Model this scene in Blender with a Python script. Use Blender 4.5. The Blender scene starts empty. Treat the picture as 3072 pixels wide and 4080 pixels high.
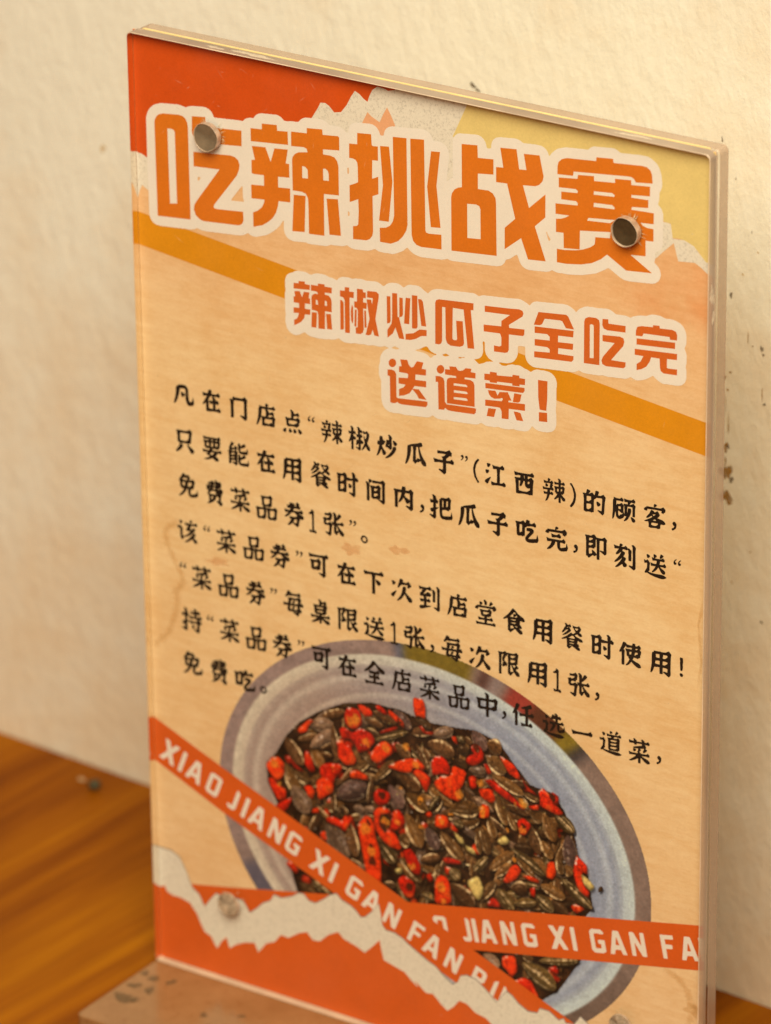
import bpy, bmesh, math, random, re
import numpy as np
from mathutils import Vector
random.seed(7); rng = np.random.default_rng(11)
SC = bpy.context.scene; COL = SC.collection
MM = 0.001

# ------------------------------------------------------------------ camera
cam_d = bpy.data.cameras.new('camera'); cam = bpy.data.objects.new('camera', cam_d); COL.objects.link(cam)
cam.rotation_euler = (1.15857634, 0.0108802403, 0.596576637)
cam.location = (621.965722*MM, -817.033622*MM, 553.039008*MM)
cam_d.sensor_fit = 'VERTICAL'; cam_d.sensor_height = 36.0; cam_d.sensor_width = 36.0
cam_d.lens = 21500.0/4080.0*36.0
cam_d.clip_start = 0.05; cam_d.clip_end = 20
cam_d.dof.use_dof = True; cam_d.dof.focus_distance = 1.048; cam_d.dof.aperture_fstop = 18.0
SC.camera = cam
# ------------------------------------------------------------------ world, lamps, exposure
SC.world = bpy.data.worlds.new('World'); SC.world.use_nodes = True
bg = SC.world.node_tree.nodes['Background']
bg.inputs[0].default_value = (1.0, 0.74, 0.45, 1); bg.inputs[1].default_value = 0.20
def area(name, loc, target, size, power, col):
    d = bpy.data.lights.new(name, 'AREA'); d.shape = 'DISK'; d.size = size; d.energy = power; d.color = col
    o = bpy.data.objects.new(name, d); COL.objects.link(o); o.location = loc
    o.rotation_euler = (Vector(target)-Vector(loc)).to_track_quat('-Z', 'Y').to_euler(); return o
area('ceiling_lamp', (0.44, -0.78, 1.05), (0.05, 0.0, 0.12), 0.85, 23.8, (1.0, 0.86, 0.60))
SC.view_settings.view_transform = 'Standard'; SC.view_settings.look = 'None'
SC.view_settings.exposure = 0.0; SC.view_settings.gamma = 1.0; SC.view_settings.use_curve_mapping = False
SC.cycles.max_bounces = 10; SC.cycles.transparent_max_bounces = 12
SC.cycles.use_denoising = True

# ------------------------------------------------------------------ helpers
ILL = (1.03, 0.78, 0.485)          # tint of the room light: print colours below are given as seen under it
def lin(c): return tuple((v/255/12.92 if v/255 <= .04045 else ((v/255+.055)/1.055)**2.4) for v in c)
def alb(r, g, b):
    l = lin((r, g, b)); return tuple(min(0.9, l[i]/ILL[i]) for i in range(3))
class NT:
    def __init__(s, name):
        s.m = bpy.data.materials.new(name); s.m.use_nodes = True; s.t = s.m.node_tree
        s.b = s.t.nodes['Principled BSDF']; s.out = s.t.nodes['Material Output']
    def n(s, typ, **k):
        nd = s.t.nodes.new(typ)
        for a, v in k.items():
            if a.startswith('i_'):
                key = a[2:]; key = int(key) if key.isdigit() else key.replace('_', ' ')
                nd.inputs[key].default_value = v
            else: setattr(nd, a, v)
        return nd
    def l(s, a, b): s.t.links.new(a, b)
    def coord(s, scale=(1, 1, 1), rot=(0, 0, 0)):
        tc = s.n('ShaderNodeTexCoord'); mp = s.n('ShaderNodeMapping')
        mp.inputs['Scale'].default_value = scale; mp.inputs['Rotation'].default_value = rot
        s.l(tc.outputs['Object'], mp.inputs['Vector']); return mp.outputs['Vector']
    def noise(s, vec, scale, detail=4, rough=.55):
        nd = s.n('ShaderNodeTexNoise'); nd.inputs['Scale'].default_value = scale
        nd.inputs['Detail'].default_value = detail; nd.inputs['Roughness'].default_value = rough
        s.l(vec, nd.inputs['Vector']); return nd.outputs['Fac']
    def ramp(s, fac, stops):
        r = s.n('ShaderNodeValToRGB'); e = r.color_ramp.elements
        while len(e) < len(stops): e.new(0.5)
        for i, (p, c) in enumerate(stops):
            e[i].position = p; e[i].color = (*c, 1) if len(c) == 3 else c
        s.l(fac, r.inputs[0]); return r.outputs[0]
    def mix(s, fac, a, b, mode='MIX'):
        m = s.n('ShaderNodeMix', data_type='RGBA', blend_type=mode)
        for sock, v in ((m.inputs[0], fac), (m.inputs[6], a), (m.inputs[7], b)):
            if hasattr(v, 'links') or isinstance(v, bpy.types.NodeSocket): s.l(v, sock)
            else: sock.default_value = v if not isinstance(v, tuple) else ((*v, 1) if len(v) == 3 else v)
        return m.outputs[2]
    def bump(s, h, strength, dist):
        b = s.n('ShaderNodeBump'); b.inputs['Strength'].default_value = strength; b.inputs['Distance'].default_value = dist
        s.l(h, b.inputs['Height']); s.l(b.outputs[0], s.b.inputs['Normal']); return b
    def base(s, c):
        if isinstance(c, tuple): s.b.inputs['Base Color'].default_value = (*c, 1)
        else: s.l(c, s.b.inputs['Base Color'])
    def rough(s, r, spec=.5):
        s.b.inputs['Roughness'].default_value = r; s.b.inputs['Specular IOR Level'].default_value = spec
def link(name, me, mats, parent=None, loc=(0, 0, 0)):
    for m in (mats if isinstance(mats, (list, tuple)) else [mats]): me.materials.append(m)
    o = bpy.data.objects.new(name, me); COL.objects.link(o); o.parent = parent; o.location = loc; return o
def dec(s, k=100.0):
    out = []
    for L in s.split('|'):
        v = [int(t)/k for t in L.split()]
        if len(v) >= 6: out.append(list(zip(v[0::2], v[1::2])))
    return out
def fill2d(loops):
    """flat filled outlines with holes -> (verts2d, faces)"""
    cu = bpy.data.curves.new('tmp', 'CURVE'); cu.dimensions = '2D'; cu.fill_mode = 'BOTH'
    for L in loops:
        s = cu.splines.new('POLY'); s.points.add(len(L)-1)
        for p, (x, y) in zip(s.points, L): p.co = (x, y, 0, 1)
        s.use_cyclic_u = True
    o = bpy.data.objects.new('tmp', cu); COL.objects.link(o)
    dg = bpy.context.evaluated_depsgraph_get(); me = bpy.data.meshes.new_from_object(o.evaluated_get(dg))
    V = [(v.co.x, v.co.y) for v in me.vertices]; F = [tuple(p.vertices) for p in me.polygons]
    bpy.data.objects.remove(o); bpy.data.curves.remove(cu); bpy.data.meshes.remove(me); return V, F
SHEET_Y = 2.1                     # millimetres behind the front face of the acrylic
def printed(name, layers, parent):
    """one flat printed part: layers = [(loops, material, level)], coordinates in sheet millimetres"""
    V, F, I, mats = [], [], [], []
    for loops, mat, lev in layers:
        v, f = fill2d(loops); o = len(V); y = SHEET_Y-.006*lev
        V += [(x*MM, y*MM, z*MM) for x, z in v]
        for q in f:
            n = sum((v[q[i]][0]*v[q[(i+1) % len(q)]][1]-v[q[(i+1) % len(q)]][0]*v[q[i]][1]) for i in range(len(q)))
            q = tuple(t+o for t in q); F.append(q if n > 0 else q[::-1])
        if mat not in mats: mats.append(mat)
        I += [mats.index(mat)]*len(f)
    me = bpy.data.meshes.new(name); me.from_pydata(V, [], F)
    me.polygons.foreach_set('material_index', I); me.update()
    return link(name, me, mats, parent)
def from_bm(bm, name): me = bpy.data.meshes.new(name); bm.to_mesh(me); bm.free(); return me
def rounded_slab(x0, x1, z0, z1, y0, y1, r, seg=5, bev=.12, plane='xz'):
    """slab with rounded corners in its plane, small bevel round both faces (millimetres)"""
    pts = []
    for cx, cz, a in ((x1-r, z1-r, 0), (x0+r, z1-r, 90), (x0+r, z0+r, 180), (x1-r, z0+r, 270)):
        for i in range(seg+1):
            t = math.radians(a+90*i/seg); pts.append((cx+r*math.cos(t), cz+r*math.sin(t)))
    bm = bmesh.new()
    put = (lambda x, z, y: (x*MM, y*MM, z*MM)) if plane == 'xz' else (lambda x, z, y: (x*MM, z*MM, y*MM))
    cx, cz = (x0+x1)/2, (z0+z1)/2
    rows = []
    for y, inset in ((y0, bev), (y0+bev, 0), (y1-bev, 0), (y1, bev)):
        sx = 1-2*inset/(x1-x0); sz = 1-2*inset/(z1-z0)
        rows.append([bm.verts.new(put(cx+(x-cx)*sx, cz+(z-cz)*sz, y)) for x, z in pts])
    n = len(pts)
    for a, b in zip(rows, rows[1:]):
        for i in range(n): bm.faces.new((a[i], a[(i+1) % n], b[(i+1) % n], b[i]))
    bm.faces.new(rows[0][::-1]); bm.faces.new(rows[-1])
    bmesh.ops.recalc_face_normals(bm, faces=bm.faces); return bm

# ------------------------------------------------------------------ materials
def mat_wall():
    M = NT('wall_paint'); v = M.coord()
    big = M.noise(v, 9, 3); c = M.ramp(big, [(.3, (.795, .80, .765)), (.7, (.855, .86, .825))])
    sm = M.noise(v, 60, 4); c = M.mix(M.ramp(sm, [(.62, (0, 0, 0)), (.8, (.22, .22, .22))]), c, (.74, .66, .54))
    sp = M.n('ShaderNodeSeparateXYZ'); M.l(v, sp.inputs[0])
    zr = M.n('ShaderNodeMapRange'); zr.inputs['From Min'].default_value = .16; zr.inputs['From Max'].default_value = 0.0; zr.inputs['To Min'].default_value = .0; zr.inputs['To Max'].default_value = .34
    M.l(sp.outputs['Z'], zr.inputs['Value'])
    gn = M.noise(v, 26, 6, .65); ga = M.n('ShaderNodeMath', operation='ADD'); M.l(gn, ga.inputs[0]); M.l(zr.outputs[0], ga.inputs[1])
    c = M.mix(M.ramp(ga.outputs[0], [(.52, (0, 0, 0)), (.86, (.75, .75, .75))]), c, (.76, .62, .46))   # grime smudges, plus warm bounce from the table painted into the lower wall
    M.base(c); M.rough(.62, .35)
    vs = M.coord((1, 1, .62), (0, .5, 0))
    h1 = M.noise(vs, 250, 5, .6); h2 = M.noise(vs, 75, 3, .5)
    add = M.n('ShaderNodeMath', operation='MULTIPLY_ADD'); add.inputs[1].default_value = .75
    h3 = M.n('ShaderNodeMath', operation='MULTIPLY'); h3.inputs[1].default_value = .28; M.l(h2, h3.inputs[0])
    M.l(h1, add.inputs[0]); M.l(h3.outputs[0], add.inputs[2]); M.bump(add.outputs[0], .52, .0014); return M.m
def mat_wood():
    M = NT('varnished_wood'); a = math.radians(-90)
    v = M.coord((1, 1, 1), (0, 0, a))
    st = M.n('ShaderNodeMapping'); st.inputs['Scale'].default_value = (5, 70, 20); M.l(v, st.inputs['Vector'])
    wv = M.noise(st.outputs[0], 1.0, 5, .6)
    st2 = M.n('ShaderNodeMapping'); st2.inputs['Scale'].default_value = (22, 300, 60); M.l(v, st2.inputs['Vector'])
    fine = M.noise(st2.outputs[0], 1.0, 3, .5)
    c = M.ramp(wv, [(.34, (.085, .020, .0006)), (.43, (.20, .052, .0006)), (.55, (.30, .092, .0007)), (.68, (.37, .128, .0009))])
    c = M.mix(M.ramp(fine, [(.35, (.35, .35, .35)), (.6, (0, 0, 0))]), c, (.20, .055, .0015))
    M.base(c); M.rough(.5, .07); M.bump(fine, .08, .0004)
    return M.m
def mat_print(name, rgb, spread=.10, grain=2600, rough=.6):
    """ink on paper: flat colour with fine print grain and soft blotches"""
    M = NT(name); v = M.coord(); c = alb(*rgb)
    g = M.noise(v, grain, 2, .6); b = M.noise(v, 120, 4, .6)
    lo = tuple(x*(1-spread) for x in c); hi = tuple(min(.95, x*(1+spread)) for x in c)
    k = M.n('ShaderNodeMath', operation='MULTIPLY_ADD'); k.inputs[1].default_value = .5
    hb = M.n('ShaderNodeMath', operation='MULTIPLY'); hb.inputs[1].default_value = .5
    M.l(b, hb.inputs[0]); M.l(g, k.inputs[0]); M.l(hb.outputs[0], k.inputs[2])
    M.base(M.ramp(k.outputs[0], [(.3, lo), (.7, hi)])); M.rough(rough, .25); return M.m
def mat_paper():
    """wood-grain print of the sheet: golden below, a pinker peach under the headline"""
    M = NT('wood_grain_paper'); v = M.coord()
    sep = M.n('ShaderNodeSeparateXYZ'); M.l(v, sep.inputs[0])
    mr = M.n('ShaderNodeMapRange'); mr.inputs['From Min'].default_value = 0; mr.inputs['From Max'].default_value = .21
    M.l(sep.outputs['Z'], mr.inputs['Value'])
    c = M.ramp(mr.outputs[0], [(.0, alb(240, 187, 126)), (.25, alb(243, 192, 127)), (.5, alb(245, 197, 131)), (.68, alb(244, 195, 130)), (.80, alb(239, 181, 118)), (.93, alb(238, 174, 112))])
    gm = M.n('ShaderNodeMapping'); gm.inputs['Scale'].default_value = (110, 110, 950); gm.inputs['Rotation'].default_value = (0, .03, 0); M.l(v, gm.inputs['Vector'])
    g1 = M.noise(gm.outputs[0], 1.0, 6, .7)
    c = M.mix(M.ramp(g1, [(.36, (.6, .6, .6)), (.62, (0, 0, 0))]), c, M.mix(1.0, c, (.94, .88, .78), 'MULTIPLY'))
    g2 = M.noise(v, 42, 6, .65)
    c = M.mix(M.ramp(g2, [(.42, (0, 0, 0)), (.66, (1, 1, 1))]), c, M.mix(1.0, c, (.94, .87, .78), 'MULTIPLY'))
    # orange blush towards the right end of the upper field
    sb = M.n('ShaderNodeVectorMath', operation='SUBTRACT'); sb.inputs[1].default_value = (.133, 0, .178); M.l(v, sb.inputs[0])
    sc = M.n('ShaderNodeVectorMath', operation='MULTIPLY'); sc.inputs[1].default_value = (22, 0, 50); M.l(sb.outputs[0], sc.inputs[0])
    ln = M.n('ShaderNodeVectorMath', operation='LENGTH'); M.l(sc.outputs[0], ln.inputs[0])
    nz = M.noise(v, 90, 4, .65); ad = M.n('ShaderNodeMath', operation='MULTIPLY_ADD'); ad.inputs[1].default_value = 1.1
    M.l(nz, ad.inputs[0]); M.l(ln.outputs['Value'], ad.inputs[2])
    c = M.mix(M.ramp(ad.outputs[0], [(.55, (.85, .85, .85)), (1.0, (0, 0, 0))]), c, alb(231, 148, 82))
    fm = M.n('ShaderNodeMapping'); fm.inputs['Scale'].default_value = (210, 210, 700); fm.inputs['Rotation'].default_value = (0, -.06, 0); M.l(v, fm.inputs['Vector'])
    g4 = M.noise(fm.outputs[0], 1.0, 5, .75)
    c = M.mix(M.ramp(g4, [(.38, (.8, .8, .8)), (.60, (0, 0, 0))]), c, M.mix(1.0, c, (.92, .86, .79), 'MULTIPLY'))
    g3 = M.noise(v, 1900, 2, .6)
    c = M.mix(M.ramp(g3, [(.35, (.35, .35, .35)), (.6, (0, 0, 0))]), c, M.mix(1.0, c, (.90, .87, .82), 'MULTIPLY'))
    M.base(c); M.rough(.6, .25); return M.m
def mat_torn():
    M = NT('torn_paper_print'); v = M.coord(); c = alb(228, 200, 158)
    g = M.noise(v, 2200, 3, .75)
    M.base(M.ramp(g, [(.34, tuple(x*.74 for x in c)), (.47, c), (.7, tuple(x*1.05 for x in c))])); M.rough(.65, .2); return M.m
def mat_clear():
    """polished acrylic sheet: sees straight through, mirrors at glancing angles, a little dust"""
    M = NT('clear_acrylic'); t = M.n('ShaderNodeBsdfTransparent'); t.inputs[0].default_value = (.985, .975, .955, 1)
    g = M.n('ShaderNodeBsdfGlossy'); g.inputs['Roughness'].default_value = .06
    ge = M.n('ShaderNodeNewGeometry'); dp = M.n('ShaderNodeVectorMath', operation='DOT_PRODUCT')
    M.l(ge.outputs['Incoming'], dp.inputs[0]); M.l(ge.outputs['Normal'], dp.inputs[1])
    ab = M.n('ShaderNodeMath', operation='ABSOLUTE'); M.l(dp.outputs['Value'], ab.inputs[0])
    on = M.n('ShaderNodeMath', operation='SUBTRACT'); on.inputs[0].default_value = 1.0; M.l(ab.outputs[0], on.inputs[1])
    pw = M.n('ShaderNodeMath', operation='POWER'); pw.inputs[1].default_value = 5.0; M.l(on.outputs[0], pw.inputs[0])
    f = M.n('ShaderNodeMath', operation='MULTIPLY_ADD'); f.inputs[1].default_value = .95; f.inputs[2].default_value = .024; M.l(pw.outputs[0], f.inputs[0])
    v = M.coord(); nz = M.noise(v, 30, 2); bp = M.n('ShaderNodeBump'); bp.inputs['Strength'].default_value = .15; bp.inputs['Distance'].default_value = .001
    M.l(nz, bp.inputs['Height']); M.l(bp.outputs[0], g.inputs['Normal'])
    m1 = M.n('ShaderNodeMixShader'); M.l(f.outputs[0], m1.inputs[0]); M.l(t.outputs[0], m1.inputs[1]); M.l(g.outputs[0], m1.inputs[2])
    d = M.n('ShaderNodeBsdfDiffuse'); d.inputs[0].default_value = (.72, .66, .6, 1)
    du = M.ramp(M.noise(v, 520, 3, .7), [(.70, (0, 0, 0)), (.80, (.4, .4, .4))])
    hz = M.ramp(M.noise(v, 38, 5, .7), [(.45, (.002, .002, .002)), (.75, (.02, .02, .02))])
    ds = M.mix(1.0, du, hz, 'ADD')
    m2 = M.n('ShaderNodeMixShader'); M.l(ds, m2.inputs[0]); M.l(m1.outputs[0], m2.inputs[1]); M.l(d.outputs[0], m2.inputs[2])
    M.l(m2.outputs[0], M.out.inputs['Surface']); return M.m
def mat_edge(name='acrylic_edge', col=(.50, .40, .33)):
    """sawn and polished acrylic edge: from outside a cloudy taupe band, from inside the plate a total mirror"""
    M = NT(name); v = M.coord((1, 1, .25)); n = M.noise(v, 60, 4, .6)
    M.base(M.ramp(n, [(.3, tuple(x*.86 for x in col)), (.7, tuple(x*1.12 for x in col))])); M.rough(.12, .7)
    M.b.inputs['Subsurface Weight'].default_value = 0
    g = M.n('ShaderNodeBsdfGlossy'); g.inputs['Roughness'].default_value = .08; g.inputs[0].default_value = (.90, .86, .80, 1)
    geo = M.n('ShaderNodeNewGeometry'); m = M.n('ShaderNodeMixShader')
    tr = M.n('ShaderNodeBsdfTransparent'); tr.inputs[0].default_value = (.86, .74, .62, 1); mt = M.n('ShaderNodeMixShader')
    M.l(M.ramp(M.noise(v, 22, 3, .6), [(.35, (.22, .22, .22)), (.7, (.55, .55, .55))]), mt.inputs[0]); M.l(M.b.outputs[0], mt.inputs[1]); M.l(tr.outputs[0], mt.inputs[2])
    M.l(geo.outputs['Backfacing'], m.inputs[0]); M.l(mt.outputs[0], m.inputs[1]); M.l(g.outputs[0], m.inputs[2])
    M.l(m.outputs[0], M.out.inputs['Surface']); return M.m
def mat_plain(name, rgb, rough=.5, spec=.5, var=.12, scale=300, bump=0):
    M = NT(name); v = M.coord(); n = M.noise(v, scale, 4, .6)
    M.base(M.ramp(n, [(.3, tuple(x*(1-var) for x in rgb)), (.7, tuple(min(.95, x*(1+var)) for x in rgb))])); M.rough(rough, spec)
    if bump: M.bump(n, .5, bump)
    return M.m
def mat_soft(name, rgb, rough=.6, op=1.0):
    """a stain or painted glare that fades out to nothing at its rim (alpha stored on the mesh)"""
    M = NT(name); M.base(rgb); M.rough(rough, .2)
    at = M.n('ShaderNodeAttribute', attribute_name='fade'); v = M.coord(); n = M.noise(v, 500, 3, .6)
    mu = M.n('ShaderNodeMath', operation='MULTIPLY'); M.l(at.outputs['Fac'], mu.inputs[0])
    mr = M.n('ShaderNodeMapRange'); mr.inputs['From Min'].default_value = .3; mr.inputs['From Max'].default_value = .7; mr.inputs['To Min'].default_value = .4*op; mr.inputs['To Max'].default_value = op
    M.l(n, mr.inputs['Value']); M.l(mr.outputs[0], mu.inputs[1]); M.l(mu.outputs[0], M.b.inputs['Alpha']); return M.m

INK_RED = mat_print('red_ink', (209, 72, 12)); INK_RED2 = mat_print('red_ink_lower', (214, 84, 20))
INK_ORANGE = mat_print('orange_ink', (217, 106, 18)); INK_STRIPE = mat_print('amber_ink', (219, 131, 14))
INK_SUB = mat_print('deep_orange_ink', (210, 92, 26)); INK_YELLOW = mat_print('yellow_ink', (227, 184, 100))
INK_PEACH = mat_print('peach_ink', (233, 156, 98)); INK_CREAM = mat_print('cream_ink', (236, 207, 168), .045)
INK_BLACK = mat_print('black_ink', (20, 13, 7), .25); INK_WHITE = mat_print('white_ink', (235, 205, 165), .05)
INK_GREY = mat_print('grey_ink', (150, 128, 104)); TORN = mat_torn(); PAPER = mat_paper()
CLEAR = mat_clear(); EDGE = mat_edge(); GLINT = mat_plain('painted_arris_glint', (.60, .48, .38), .3, .5, .3, 60); GLUE = mat_plain('dried_glue', (.66, .57, .46), .35, .5, .15, 120)  # front bevel gets a lighter colour as its painted highlight line

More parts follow.
